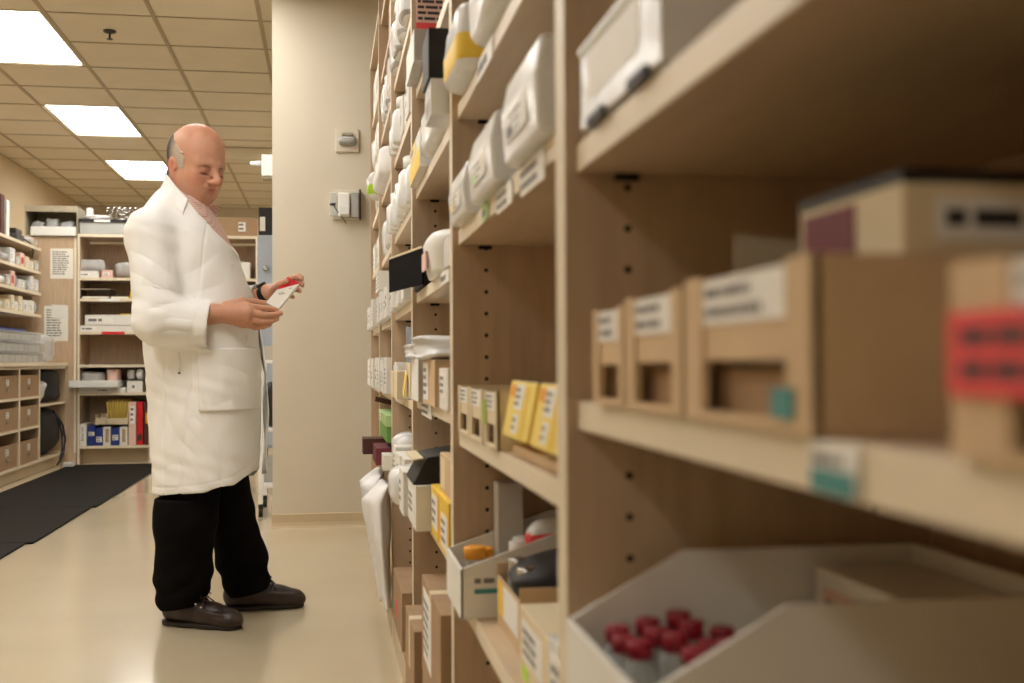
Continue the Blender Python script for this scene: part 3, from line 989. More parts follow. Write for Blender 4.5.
def hanging_bag(label, y0, y1, xo, z0, z1, seed):
    """big plastic bag hung on the shelf front: pleated sheet swelling towards its foot"""
    nu, nv = 48, 30
    vs = []
    for i in range(nv + 1):
        v = i / nv
        z = z1 + (z0 - z1) * v
        wid = .80 + .2 * math.sin(PI * min(1, v * 1.3))
        dep = .048 * (1 - .62 * v) * min(1, .35 + v * 5)
        for j in range(nu):
            a = 2 * PI * j / nu
            pl = 1 + .13 * math.sin(5 * a + seed + 3.5 * math.sin(2.2 * v + seed)) + .09 * noise3((math.cos(a), math.sin(a), v * 3), 2.6, seed) + .05 * math.sin(11 * a - 7 * v + seed)
            x = xo - dep * (1 + math.cos(a) * pl)
            y = (y0 + y1) / 2 + (y1 - y0) / 2 * wid * math.sin(a) * (.92 + .08 * pl)
            vs.append((min(x, .2045), y, z + (.016 * math.sin(2 * a + seed) + .012 * math.sin(5 * a)) * v))
    fs = [(i * nu + j, i * nu + (j + 1) % nu, (i + 1) * nu + (j + 1) % nu, (i + 1) * nu + j) for i in range(nv) for j in range(nu)]
    fs.append(tuple(range(nu)))
    fs.append(tuple(nv * nu + j for j in reversed(range(nu))))
    m = MB()
    m.grid(vs, fs)
    o = m.build('plastic_bag', 'white_bag')
    return tag(o, label, 'plastic bag', G)


hanging_bag('big white plastic bag hanging at the shelf front, the one farther from the camera', 4.0, 4.36, .2045, .16, .50, 1.3)
hanging_bag('big white plastic bag hanging almost to the floor, the one nearer the camera', 3.60, 3.93, .2045, .11, .50, 2.9)
carton('white_carton', 'white carton projecting above the hanging plastic bags', 'carton', .18, .40, 3.70, 3.83, STOP(4, 1), STOP(4, 1) + .05, 'white_card')

# ================================================================== fittings on the wall end
YW = PY0
a = at_y(335.5, 129, YW); b = at_y(359, 152.5, YW)
cx, cz = (a.x + b.x) / 2, (a.z + b.z) / 2
r = thing('alarm_sounder', 'square beige alarm plate with a bulging horn high on the wall end', 'alarm', (cx, YW - .0005, cz))
s = (b.x - a.x) / 2
MB().box(-s, s, -.012, 0, -s, s).build('back_plate', 'grey_plate', r, bevel=.003)
m = MB()
ring = []
vs, fs = [], []
for (k, (sx, sz, y)) in enumerate([(.052, .028, -.0125), (.052, .028, -.020), (.046, .020, -.034), (.034, .010, -.042)]):
    for j in range(28):
        t = 2 * PI * j / 28
        vs.append((sx * math.copysign(abs(math.cos(t)) ** .7, math.cos(t)), y, sz * math.copysign(abs(math.sin(t)) ** .7, math.sin(t)) - .004))
for k in range(3):
    for j in range(28):
        fs.append((k * 28 + j, k * 28 + (j + 1) % 28, (k + 1) * 28 + (j + 1) % 28, (k + 1) * 28 + j))
fs.append(tuple(84 + j for j in range(28)))
m.grid(vs, fs)
m.build('strobe_lens', 'grey_film', r)
MB().box(-.030, .030, -.030, -.0125, .024, .040).build('horn_grille', 'grey_tray', r, bevel=.003)
MB().box(.012, .048, -.0130, -.0124, -.052, -.044).build('caption', 'pink_pale', r)

a = at_y(329, 190, YW); b = at_y(362, 220, YW)
r = thing('pull_station', 'white wall box under a clear lift-up cover with a black cord, on the wall end', 'wall box', ((a.x + b.x) / 2, YW - .0005, (a.z + b.z) / 2))
w, h = (b.x - a.x) / 2, (b.z - a.z) / -2
MB().box(-w * .75, w * .95, -.012, 0, -h, h).build('back_plate', 'grey_plate', r, bevel=.002)
MB().box(-w * .45, w * .25, -.045, -.0125, -h * .85, h * .75).build('handset_box', 'white_plastic', r, bevel=.006)
MB().box(-w * .40, w * .2, -.056, -.0455, -h * .75, -h * .2).build('button_panel', 'white_film', r, bevel=.003)
MB().box(w * .35, w * .80, -.040, -.0125, -h * .9, h * .8).build('side_box', 'grey_film', r, bevel=.004)
MB().box(w * .82, w * .93, -.050, -.0125, -h, h).build('hinge', 'steel_dark', r)
MB().box(-w * .98, -w * .50, -.035, -.0125, -h * .8, h * .8).build('clear_cover', 'clear_box', r, bevel=.004)
m = MB()
m.tube([(-w * .85, -.04, -.002), (-w * .8, -.05, .004), (-w * .70, -.048, -.012), (-w * .55, -.044, -.035), (-w * .25, -.04, -.07), (-w * .02, -.03, -.095), (w * .03, -.02, -.105)], .0022, 6)
m.tube([(-w * .95, -.04, -.004), (-w * .6, -.042, -.001)], .006, 8)
m.build('cord', 'black', r)

r = thing('camera_box', 'white box camera with a stubby lens fixed to the side of the wall end', 'camera', (PX0 - .0005, PY0 + .20, at_y(262, 166, PY0 + .2).z))
MB().box(-.066, 0, -.06, .06, -.065, .055).build('housing', 'white_plastic', r, bevel=.004)
MB().lathe([(.017, 0), (.017, .03), (.013, .034), (.013, .060), (.009, .064)], n=18, M=Matrix.Translation((-.067, -.01, .01)) @ Matrix.Rotation(-PI / 2, 4, 'Y')).build('lens', 'white_film', r)
MB().box(-.060, -.01, -.05, .05, -.078, -.0655).build('bracket', 'grey_tray', r)

# ================================================================== left wall storage
CX = -2.33          # cabinet front plane
COUNT = .915
LY0, LY1 = 7.6, 10.64
div = [at_x(px, 420, CX).y for px in (19.5, 39.5)]
edges = [div[0] - .605, div[0], div[1], LY1]
edges = [edges[0] - .605] + edges


def cab(k, label):
    y0, y1 = edges[k], edges[k + 1]
    r = thing('base_cabinet', label, 'cabinet', (CX, y0, 0), group='open base cabinets along the left wall')
    L = y1 - y0
    t = .0195
    for a in (.0005, L - t - .0005):
        MB().box(-.74, 0, a, a + t, .10, .882, 0, fm={3: 1}).build('side_panel', ['laminate', 'edge_band'], r)
    MB().box(-.745, -.7405, .001, L - .001, .10, .882).build('back_panel', 'laminate', r)
    MB().box(-.07, -.05, .001, L - .001, .001, .0995).build('toe_kick', 'base_rubber', r)
    zs = [.10, .862] if k == 3 else [.10, .862, .385, .625]
    if k == 3:
        zs.append(.55)
    for z in zs:
        MB().box(-.74, -.001, t + .001, L - t - .001, z, z + .02, 0, fm={3: 1}).build('shelf', ['laminate_shelf', 'edge_band'], r)
    return r


cab(0, 'open base cabinet at the very left edge, mostly cut by the picture')
cab(1, 'open base cabinet of brown bins, nearer of the two with bins')
cab(2, 'open base cabinet of brown bins, beside the black bags')
cab(3, 'open base cabinet with black bags in it, in the corner')

for k in (1, 2):
    for q, (z0, zt) in enumerate([(.1215, .315), (.4065, .585), (.6465, .83)]):
        y0, y1 = edges[k] + .026, edges[k + 1] - .026
        pos = ['bottom', 'middle', 'top'][q]
        r = thing('drawer_bin', 'brown card drawer bin with a label holder, %s shelf of the %s bin cabinet' % (pos, 'nearer' if k == 1 else 'farther'), 'drawer bin', (CX - .012, (y0 + y1) / 2, z0), group='brown drawer bins')
        W, Hh = (y1 - y0) / 2, zt - z0
        m = MB()
        m.box(-.5, 0, -W, W, 0, .004)
        m.box(-.004, 0, -W, W, .004, Hh * .93)
        m.box(-.5, -.496, -W, W, .004, Hh * .9)
        m.box(-.496, -.004, -W, -W + .004, .004, Hh * .9)
        m.box(-.496, -.004, W - .004, W, .004, Hh * .9)
        m.build('bin_body', 'card_brown', r)
        l = MB().box(.0002, .004, -.045, .045, Hh * .50, Hh * .80, 0)
        l.build('label_holder', 'grey_tray', r)
        c = MB().box(.0042, .005, -.036, .036, Hh * .54, Hh * .76)
        strokes(c, (.0054, -.03, Hh * .75), (0, 1, 0), (0, 0, -1), .06, Hh * .2, 2, 1, seed=q + 5 * k)
        c.build('label', ['label_white', 'ink_grey'], r)
        p = MB().box(.0002, .012, -.02, .02, Hh * .30, Hh * .40)
        p.build('pull', 'chrome', r, bevel=.003)

# black bags and straps in the corner cabinet
y0 = edges[3]
soft_pack('black_bag', 'black bag on the upper shelf of the corner cabinet', 'bag', CX - .45, CX + .01, y0 + .30, y0 + .90, .5715, .855, 'black_soft', seed=3.1, amp=.16, e=.5)
soft_pack('black_bag', 'black bag filling the lower part of the corner cabinet', 'bag', CX - .45, CX - .01, y0 + .06, y0 + .86, .1215, .535, 'black_soft', seed=6.4, amp=.14, e=.5)
soft_pack('plastic_bag', 'crumpled white plastic bag stuffed beside the black bag in the corner cabinet', 'bag', CX - .30, CX - .02, y0 + .03, y0 + .29, .5715, .78, 'white_film', seed=7.7, amp=.22)
m = MB()
m.tube([(CX - .03, y0 + .60, .50), (CX + .012, y0 + .62, .40), (CX + .02, y0 + .70, .28), (CX + .03, y0 + .66, .16), (CX + .03, y0 + .58, .07), (CX + .02, y0 + .52, .03)], [.008, .009, .010, .009, .008, .008], 8)
m.tube([(CX - .03, y0 + .72, .46), (CX + .012, y0 + .76, .36), (CX + .025, y0 + .80, .24), (CX + .03, y0 + .72, .12), (CX + .03, y0 + .60, .06), (CX + .02, y0 + .53, .035)], [.008, .009, .010, .009, .008, .008], 8)
o = tag(m.build('bag_strap', 'black'), 'black bag strap loops dangling from the corner cabinet towards the mat', 'strap')
soft_pack('plastic_scrap', 'small white crumpled plastic scrap on the mat below the dangling strap', 'scrap', CX + .06, CX + .16, y0 + .50, y0 + .62, .0135, .05, 'clear_film', seed=1.1, amp=.3, n=10)

m = MB().box(XL + .001, CX + .02, LY0, LY1, .884, COUNT, 0, fm={3: 1})
tag(m.build('countertop', ['laminate_shelf', 'edge_band'], bevel=.003), 'long pale laminate countertop along the left wall', 'countertop')
# clear flat boxes stacked on the counter
zz = COUNT + .001
for q in range(3):
    ya, yb = [(8.65, 10.0), (8.75, 10.05), (8.7, 9.9)][q]
    h = [.085, .085, .075][q]
    words = ['lowest', 'middle', 'topmost'][q]
    r = thing('clear_case', 'flat clear plastic case full of white packs on the counter, %s of the stack' % words, 'case', (CX - .28, (ya + yb) / 2, zz), group='clear cases stacked on the counter')
    W = (yb - ya) / 2
    MB().box(-.24, .24, -W, W, 0, h * .86).build('case_body', 'clear_box', r, bevel=.006)
    MB().box(-.246, .246, -W - .006, W + .006, h * .862, h * .98).build('lid', 'clear_film', r, bevel=.004)
    m = MB()
    for s in range(7):
        yy = -W + .06 + s * (2 * W - .12) / 7
        m.box(-.2, .215, yy, yy + (2 * W - .12) / 7 - .03, .004, h * .7)
    m.build('packs', 'white_film', r)
    zz += h + .001
carton('flat_tray', 'dark blue flat tray on top of the clear cases', 'tray', CX - .5, CX - .12, 8.7, 9.75, zz, zz + .022, 'blue')
soft_pack('clear_bag', 'clear bag on the end of the counter beside the stacked cases', 'bag', CX - .40, CX - .03, 10.06, 10.5, COUNT + .001, COUNT + .24, 'clear_film', seed=2.7, amp=.16)

# upper shelves above the counter
UX = -2.54
r = thing('wall_shelves', 'open wall shelves above the counter at the left edge', 'wall shelves', (UX, 8.3, 0))
UL = 2.34
UZ = [1.345, 1.54, 1.73, 1.94]
for z in UZ:
    MB().box(XL + .002 - UX, 0, .0205, UL - .0205, z - .025, z, 0, fm={3: 1}).build('shelf', ['laminate_shelf', 'edge_band'], r)
for a in (0, UL - .02):
    MB().box(XL + .002 - UX, -.08, a, a + .02, 1.25, 1.94, 0).build('side_panel', 'laminate', r)
MB().box(XL + .001 - UX, XL + .0018 - UX, .001, UL - .001, 1.25, 1.94).build('back_panel', 'laminate', r)

RND.seed(5)
for i, z in enumerate(UZ[:3]):
    y = 10.58
    k = 0
    while y > 9.15:
        w = RND.uniform(.09, .19)
        kind = RND.choice(['c', 'c', 'p', 'b'])
        h = RND.uniform(.07, .135)
        dp = RND.uniform(.25, .4)
        word = ['lowest', 'middle', 'third'][i]
        if kind == 'p':
            mt, nm, ds = RND.choice(['white_film', 'grey_film', 'clear_film']), 'soft_pack', 'soft plastic pack'
            soft_pack(nm, '%s on the %s wall shelf above the counter, %s from the far end' % (ds, word, ORD[min(k, 11)]), 'pack', UX - dp, UX - .015, y - w, y - .006, z + .0006, z + h, mt, 'goods on the wall shelves above the counter', seed=RND.uniform(0, 9), amp=.14, n=10)
        else:
            mt = RND.choice(['white_card', 'card_pale', 'pink_pale', 'white_film', 'card_grey'])
            cn = {'white_card': 'white', 'card_pale': 'cream', 'pink_pale': 'pale pink', 'white_film': 'glossy white', 'card_grey': 'grey'}[mt]
            ma = {'pink_pale': 'pink_label'}.get(mt, 'label_white')
            W, D = w - .008, dp / 2
            rr = thing('small_carton', '%s carton on the %s wall shelf above the counter, %s from the far end' % (cn, word, ORD[min(k, 11)]), 'carton', (UX - .012 - D, y - w / 2, z + .0006), group='goods on the wall shelves above the counter')
            MB().box(-D, D, -W / 2, W / 2, 0, h).build('carton_body', mt, rr, bevel=.001)
            l = MB().box(D + .0001, D + .0008, -W * .35, W * .3, h * .2, h * .7)
            strokes(l, (D + .0012, -W * .32, h * .66), (0, 1, 0), (0, 0, -1), W * .55, h * .4, 3, 1, seed=k + 9 * i)
            l.build('label', [ma, 'ink_grey'], rr)
        y -= w + RND.uniform(0, .02)
        k += 1
z = UZ[3] + .0006
carton('binder', 'white binder standing upright on top of the wall shelves', 'binder', UX - .32, UX - .03, 9.62, 9.70, z, z + .30, 'white_card', lab=None)
carton('binder', 'dark spined binder at the left edge on top of the wall shelves', 'binder', UX - .32, UX - .04, 9.50, 9.60, z, z + .33, 'brown_dark')
bottle('jar', 'tall brownish jar on top of the wall shelves next to the white binder', 'jar', (UX - .12, 9.80, z), .05, .20, 'card_tan', 'white_plastic', neck=.8)
r = thing('label_printer', 'small dark machine on top of the wall shelves next to the grey bin', 'printer', (UX - .16, 10.12, z))
MB().box(-.11, .11, -.12, .12, 0, .075).build('printer_body', 'dark_grey', r, bevel=.01)
MB().box(-.10, .10, -.10, .10, .0755, .12).build('top_cover', 'steel_dark', r, bevel=.012)
m = MB()
m.tube([(.10, .13, .05), (.14, .2, .02), (.15, .26, -.05), (.13, .3, -.10)], .006, 6)
m.build('cord', 'black', r)
soft_pack('clear_bag', 'clear bag hanging over the far end of the top wall shelf', 'bag', UX - .28, UX - .02, 10.30, 10.6, z, z + .09, 'clear_film', seed=5.7, amp=.2)

# ------------------------------------------------------------------ corner cupboard and back shelving
BY = 10.66


def bxp(px):
    return at_y(px, 363, BY).x


def bzp(py):
    return at_y(110, py, BY).z


r = thing('corner_cupboard', 'plain beige tall cupboard panel in the back corner carrying two paper notices', 'cupboard', (0, BY, 0))
cxr = bxp(76.5)
MB().box(XL + .002, cxr, 0, .44, .001, bzp(237)).build('carcass', 'laminate', r, bevel=.002)
MB().box(cxr - .022, cxr + .0, -.004, -.0002, .10, bzp(237)).build('edge_strip', 'edge_band', r)
for (p0, p1, y0, y1, lab) in [(50, 73, 249, 279, 'white printed paper notice, the upper one on the back corner cupboard'), (44, 68, 306, 341, 'white paper notice with a folded slip, the lower one on the corner cupboard')]:
    xa, xb, za, zb = bxp(p0), bxp(p1), bzp(y1), bzp(y0)
    rr = thing('paper_notice', lab, 'notice', ((xa + xb) / 2, BY - .0008, zb), group=None)
    W, Hh = (xb - xa) / 2, zb - za
    m = MB().box(-W, W, -.0014, 0, -Hh, 0)
    strokes(m, (-W * .8, -.0018, -Hh * .08), (1, 0, 0), (0, 0, -1), W * 1.6, Hh * .8, 11, 1, seed=int(p0), fill=.9)
    m.build('sheet', ['white_paper', 'ink_grey'], rr)
    if p0 == 44:
        MB().box(-W * .35, W * .9, -.004, -.002, -Hh * .34, .01).build('slip', 'white_card', rr, rot=(0, .04, 0))

XA, XM, XB = bxp(77.2), bxp(151), bxp(258)
BZ = [bzp(y) - .0 for y in (447, 394, 366, 333, 300, 279, 237)]   # board tops come just above these lines


def back_unit(x0, x1, label):
    r = thing('back_shelving', label, 'shelving', (x0, BY, 0), group='shelving along the back of the room')
    L = x1 - x0
    for a in (.0005, L - .0205):
        MB().box(a, a + .02, 0, .44, .0, BZ[6] - .001, 0, fm={2: 1}).build('side_panel', ['laminate', 'edge_band'], r)
    MB().box(.021, L - .021, .43, .44, .0, BZ[6] - .026).build('back_panel', 'laminate', r)
    for k, z in enumerate(BZ):
        if k == 6:
            MB().box(0, L, 0, .44, z - .0005, z + .026, 0, fm={2: 1}).build('top_panel', ['laminate', 'edge_band'], r)
        else:
            MB().box(.021, L - .021, .003, .4295, z - .012, z + .012, 0, fm={2: 1}).build('shelf', ['laminate_shelf', 'edge_band'], r)
    MB().box(.021, L - .021, .16, .17, 0, BZ[0] - .013).build('toe_kick', 'base_rubber', r)
    return r


back_unit(XA, XM, 'back shelving unit to the left of the man, full of boxes and trays')
back_unit(XM + .002, XB, 'back shelving unit mostly hidden behind the man')
BT = [z + .0126 for z in BZ]
BT[6] = BZ[6] + .0266


def back_box(name, label, cat, p0, p1, ytop, k, m, dep=.30, y_in=.02, group=None, z0=None, lab=None, bevel=.0015, ytopz=None):
    """box on board k of the back shelving, between two sight lines, front face a little behind the board edge"""
    x0, x1 = at_y(p0, ytop, BY + y_in).x, at_y(p1, ytop, BY + y_in).x
    zb = BT[k] if z0 is None else z0
    zt = at_y((p0 + p1) / 2, ytop, BY + y_in).z
    W, Hh = (x1 - x0) / 2, max(zt - zb, .01)
    loc = ((x0 + x1) / 2, BY + y_in + dep / 2, zb)
    if lab is None:
        o = MB().box(-W, W, -dep / 2, dep / 2, 0, Hh).build(name, m, None, loc, bevel=bevel)
        return tag(o, label, cat, group)
    r = thing(name, label, cat, loc, group=group)
    MB().box(-W, W, -dep / 2, dep / 2, 0, Hh).build('carton_body', m, r, bevel=bevel)
    u0, u1, v0, v1, ml, rows = lab
    l = MB().box(-W + 2 * W * u0, -W + 2 * W * u1, -dep / 2 - .0009, -dep / 2 - .0001, Hh * v0, Hh * v1)
    if rows:
        strokes(l, (-W + 2 * W * u0 + .004, -dep / 2 - .0013, Hh * v1 - .003), (1, 0, 0), (0, 0, -1), 2 * W * (u1 - u0) * .9, Hh * (v1 - v0) * .9, rows, 1, seed=int(p0))
    l.build('label', [ml, 'ink_grey'], r)
    return r


def back_pack(label, p0, p1, ytop, k, m, dep=.25, y_in=.03, seed=1.0, z0=None, name='plastic_bag', cat='bag', amp=.2):
    x0, x1 = at_y(p0, ytop, BY + y_in).x, at_y(p1, ytop, BY + y_in).x
    zb = BT[k] if z0 is None else z0
    zt = at_y((p0 + p1) / 2, ytop, BY + y_in).z
    return soft_pack(name, label, cat, x0, x1, BY + y_in, BY + y_in + dep, zb, zt, m, seed=seed, amp=amp, n=14)


# bottom board
back_box('white_carton', 'white and grey carton at the left end of the bottom back shelf', 'carton', 78.5, 86.5, 424, 0, 'white_card', lab=(.3, .8, .15, .9, 'label_white', 6))
back_box('blue_carton', 'blue carton beside the white one at the left of the bottom back shelf', 'carton', 87.5, 95.2, 426, 0, 'blue', lab=(.1, .9, .5, .7, 'white_card', 2))
back_box('blue_carton', 'shorter blue carton under the cream tray on the bottom back shelf', 'carton', 95.6, 102.6, 428, 0, 'blue', lab=(.1, .9, .2, .5, 'white_card', 2), y_in=.01)
back_box('white_carton', 'white carton between the blue ones on the bottom back shelf', 'carton', 103, 110.6, 427, 0, 'white_card', lab=(.3, .8, .15, .9, 'card_tan', 5))
back_box('blue_carton', 'blue carton under the bin of yellow tubes on the bottom back shelf', 'carton', 111.2, 119, 428, 0, 'blue', lab=(.1, .9, .3, .6, 'white_card', 2), y_in=.01)
back_box('white_carton', 'white carton under the bin of yellow tubes on the bottom back shelf', 'carton', 119.6, 127.4, 427, 0, 'white_card', lab=(.3, .8, .15, .9, 'card_tan', 5))
back_box('file_box', 'pale pinkish file box next to the red binder on the bottom back shelf', 'file box', 128.6, 136, 402, 0, 'pink_pale', lab=(.2, .8, .5, .9, 'label_white', 3))
back_box('red_binder', 'red binder on the bottom back shelf beside the man coat', 'binder', 137, 143, 402, 0, 'red', lab=(.1, .9, .1, .25, 'brown_dark', 0))
back_box('brown_binder', 'brown binder next to the red one on the bottom back shelf', 'binder', 144, 150, 402, 0, 'brown_dark')
zz = bzp(424.5)
r = thing('open_tray', 'cream open tray on the blue cartons of the bottom back shelf', 'tray', (at_y(102, 420, BY + .05).x, BY + .14, zz))
m = MB(); W = .052
m.box(-W, W, -.12, .12, 0, .005); m.box(-W, W, -.12, -.115, .005, .06); m.box(-W, W, .115, .12, .005, .09); m.box(-W, -W + .005, -.115, .115, .005, .09); m.box(W - .005, W, -.115, .115, .005, .09)
m.build('tray_body', 'card_pale', r)
r = thing('tube_bin', 'cream bin on the bottom back shelf holding a bunch of yellow tubes', 'bin', (at_y(117.5, 420, BY + .05).x, BY + .14, zz))
m = MB(); W = .094
m.box(-W, W, -.12, .12, 0, .005); m.box(-W, W, -.12, -.115, .005, .055); m.box(-W, W, .115, .12, .005, .10); m.box(-W, -W + .005, -.115, .115, .005, .10); m.box(W - .005, W, -.115, .115, .005, .10)
m.build('bin_body', 'card_pale', r)
bx0 = at_y(117.5, 420, BY + .05).x
wd = ['far left', 'left', 'mid left', 'centre left', 'centre', 'centre right', 'mid right', 'right', 'far right']
for q in range(9):
    for w in range(2):
        o = MB().lathe([(.0085, 0), (.0085, .19 + .02 * ((q * 3 + w) % 3)), (.006, .2 + .02 * ((q * 3 + w) % 3))], n=10)
        o = o.build('yellow_tube', 'yellow_pale', None, (bx0 - .076 + .019 * q, BY + .065 + .085 * w, zz + .0055), (math.radians(-2 - 4 * w), math.radians((q - 4) * 1.2), 0))
        tag(o, 'yellow tube standing in the cream bin, %s of the %s row' % (wd[q], 'front' if w == 0 else 'rear'), 'tube', 'yellow tubes in the cream bin')
# second board: protruding white tray with packs
r = thing('white_tray', 'long shallow white tray sticking out of the second back shelf', 'tray', ((bxp(72) + bxp(120)) / 2, BY + .10, BT[1] + .0505))
W = (bxp(120) - bxp(72)) / 2
m = MB()
m.box(-W, W, -.22, .20, 0, .005); m.box(-W, W, -.22, -.214, .005, .062); m.box(-W, W, .194, .20, .005, .062); m.box(-W, -W + .006, -.214, .194, .005, .062); m.box(W - .006, W, -.214, .194, .005, .062)
m.build('tray_body', 'white_plastic', r, bevel=.002)
back_box('white_carton', 'low white carton below the shallow white tray on the second back shelf', 'carton', 78.5, 125.5, 387.8, 1, 'white_card', lab=(.4, .7, .2, .8, 'label_white', 1), dep=.32, y_in=.004)
zt_ = BT[1] + .056
back_pack('crumpled grey bag in the shallow white tray', 80, 104, 372, 1, 'grey_film', seed=1.4, z0=zt_)
back_pack('red and white plastic bag at the right end of the shallow white tray', 106, 119, 369, 1, 'pink_pale', seed=2.9, z0=zt_)
back_box('white_carton', 'white carton with grey bags on it beside the white tray, second back shelf', 'carton', 127, 142.5, 381, 1, 'white_card', lab=(.3, .6, .2, .8, 'label_white', 1))
back_pack('grey plastic bag standing on the white carton of the second back shelf', 127, 134.5, 369, 1, 'grey_film', z0=bzp(380.2), seed=4.4)
back_pack('grey and white plastic bag beside the other one, second back shelf', 135, 143, 369, 1, 'white_film', z0=bzp(380.2), seed=5.4)
# third board (empty), fourth board
back_box('ring_binder', 'white binder lying flat, lower one on the fourth back shelf', 'binder', 77.8 + 1, 135, 325.5, 3, 'white_card', lab=(.05, .3, .2, .8, 'label_white', 1))
back_box('ring_binder', 'white binder lying flat, upper one on the fourth back shelf', 'binder', 85, 141, 315, 3, 'white_card', z0=bzp(325), lab=(.05, .5, .2, .8, 'label_white', 1))
back_box('black_case', 'small black case at the end of the flat white binders', 'case', 136, 144, 325.5, 3, 'black')
back_box('paper_strip', 'strip of yellow and green papers on the upper flat binder', 'papers', 120, 138, 314.2, 3, 'yellow_pale', z0=bzp(314.8), dep=.2)
o = MB().box(-.10, .10, -.002, 0, -.012, .012)
tag(o.build('shelf_label', 'red', None, ((bxp(102) + bxp(124)) / 2, BY + .0022, BZ[3])), 'long red label on the edge of the fourth back shelf', 'shelf label')
o = MB().box(-.09, .09, -.002, 0, -.012, .012)
tag(o.build('shelf_label', 'label_white', None, ((bxp(100) + bxp(119)) / 2, BY + .0022, BZ[4])), 'white label on the edge of the fifth back shelf', 'shelf label')
o = MB().box(-.015, .015, -.002, 0, -.10, .0)
tag(o.build('hanging_tag', 'orange', None, (bxp(147.5), BY - .0045, bzp(413))), 'orange tag hanging at the right post of the left back unit', 'tag')
# fifth board: letter tray
r = thing('letter_tray', 'grey wire letter tray on the fifth back shelf', 'letter tray', ((bxp(78.5) + bxp(110)) / 2, BY + .17, BT[4]))
W = (bxp(110) - bxp(78.5)) / 2 - .004
for z in (.0, .085):
    MB().box(-W, W, -.14, .14, z, z + .006).build('tray', 'grey_tray', r)
for sx in (-W + .004, W - .004):
    MB().box(sx - .004, sx + .004, -.13, .13, .0065, .0845).build('side', 'steel_dark', r)
MB().box(-W + .02, W - .02, -.13, .12, .0065, .022).build('papers', 'white_paper', r)
back_box('paper_pile', 'low pile of papers beside the letter tray, fifth back shelf', 'papers', 111, 128.5, 296.5, 4, 'white_paper')
back_box('yellow_box', 'small yellow box at the end of the fifth back shelf beside the coat', 'box', 130, 136, 291, 4, 'yellow')
# sixth board
back_box('white_carton', 'low white carton at the left of the sixth back shelf', 'carton', 78.5, 98.5, 271, 5, 'white_card', lab=(.1, .6, .3, .7, 'label_white', 1))
back_pack('crumpled plastic bag lying on the low white carton', 80, 104, 259, 5, 'clear_film', z0=bzp(270.6), seed=3.7)
back_box('white_carton', 'small squarish white carton in the middle of the sixth back shelf', 'carton', 101.5, 112.5, 270, 5, 'pink_pale', lab=(.2, .7, .3, .7, 'label_white', 2))
back_pack('grey plastic bag on the sixth back shelf beside the coat', 114, 138, 261.5, 5, 'grey_film', seed=6.1)
back_box('yellow_box', 'tiny yellow carton on the plastic bag side of the sixth back shelf', 'carton', 139, 144, 268, 5, 'yellow')
# tops
r = thing('grey_bin', 'big grey open-front bin with bags on top of the corner cupboard', 'bin', ((bxp(25) + bxp(77.5)) / 2, BY + .20, bzp(237) + .0008))
W = (bxp(77.5) - bxp(25)) / 2
Hh = bzp(207) - bzp(237)
m = MB()
m.box(-W, W, -.22, .20, 0, .006)
m.box(-W, W, .194, .20, .006, Hh)
for sx in (-1, 1):
    m.box(min(sx * W, sx * (W - .006)), max(sx * W, sx * (W - .006)), -.22, .194, .006, Hh)
m.box(-W + .006, W - .006, -.22, .194, Hh - .006, Hh)
m.box(-W + .006, W - .006, -.22, -.214, Hh * .80, Hh - .006)
m.build('bin_body', 'grey_tray', r)
MB().box(-W + .05, W - .01, -.228, -.2205, .004, .085).build('front_lip', 'white_plastic', r, bevel=.002)
m = MB()
m.tube([(-.05, -.02, Hh), (-.04, -.02, Hh + .022), (.0, -.02, Hh + .03), (.04, -.02, Hh + .022), (.05, -.02, Hh)], .005, 8)
m.build('handle', 'steel_dark', r)
for q in range(3):
    soft_pack('clear_bag', ['crumpled clear bag at the left inside the grey bin', 'crumpled clear bag in the middle of the grey bin', 'crumpled clear bag at the right inside the grey bin'][q], 'bag', r.location.x - W + .03 + q * (2 * W - .06) / 3, r.location.x - W + .02 + (q + 1) * (2 * W - .06) / 3, BY + .02, BY + .3, r.location.z + .0065, r.location.z + .15 + .02 * (q == 1), 'clear_film', seed=q * 2.2 + .5, amp=.22, n=12)

r = thing('clear_tray', 'clear tub with a black rim on top of the left back shelving', 'tub', ((bxp(79) + bxp(131)) / 2, BY + .18, BT[6]))
W = (bxp(131) - bxp(79)) / 2
Hh = bzp(220) - bzp(235)
m = MB()
m.box(-W, W, -.16, .16, 0, .005); m.box(-W, W, -.16, -.155, .005, Hh - .03); m.box(-W, W, .155, .16, .005, Hh - .03); m.box(-W, -W + .005, -.155, .155, .005, Hh - .03); m.box(W - .005, W, -.155, .155, .005, Hh - .03)
m.build('tub_body', 'clear_box', r)
m = MB()
m.box(-W - .008, W + .008, -.168, -.150, Hh - .029, Hh); m.box(-W - .008, W + .008, .150, .168, Hh - .029, Hh); m.box(-W - .008, -W + .01, -.15, .15, Hh - .029, Hh); m.box(W - .01, W + .008, -.15, .15, Hh - .029, Hh)
m.build('rim', 'black_soft', r)
MB().box(-.10, .04, -.1695, -.1682, Hh - .026, Hh - .004).build('label', 'label_white', r)
soft_pack('grey_bag', 'dark grey bundle inside the clear tub', 'bag', r.location.x - W + .02, r.location.x + W - .02, BY + .04, BY + .32, BT[6] + .0055, BT[6] + Hh - .04, 'grey_film', seed=2.3, amp=.1)
m = MB()
for q in range(6):
    x = -.12 + .048 * q
    m.tube([(x, -.10, 0), (x, -.10, .10), (x, 0, .125), (x, .10, .10), (x, .10, 0)], .004, 6)
for z in (.004, .05, .095):
    m.tube([(-.125, -.10, z), (.125, -.10, z)], .004, 6)
    m.tube([(-.125, .10, z), (.125, .10, z)], .004, 6)
o = m.build('wire_rack', 'chrome', None, (bxp(119), BY + .18, BT[6] + Hh + .005))
tag(o, 'small wire rack standing on the clear tub at the back', 'rack')
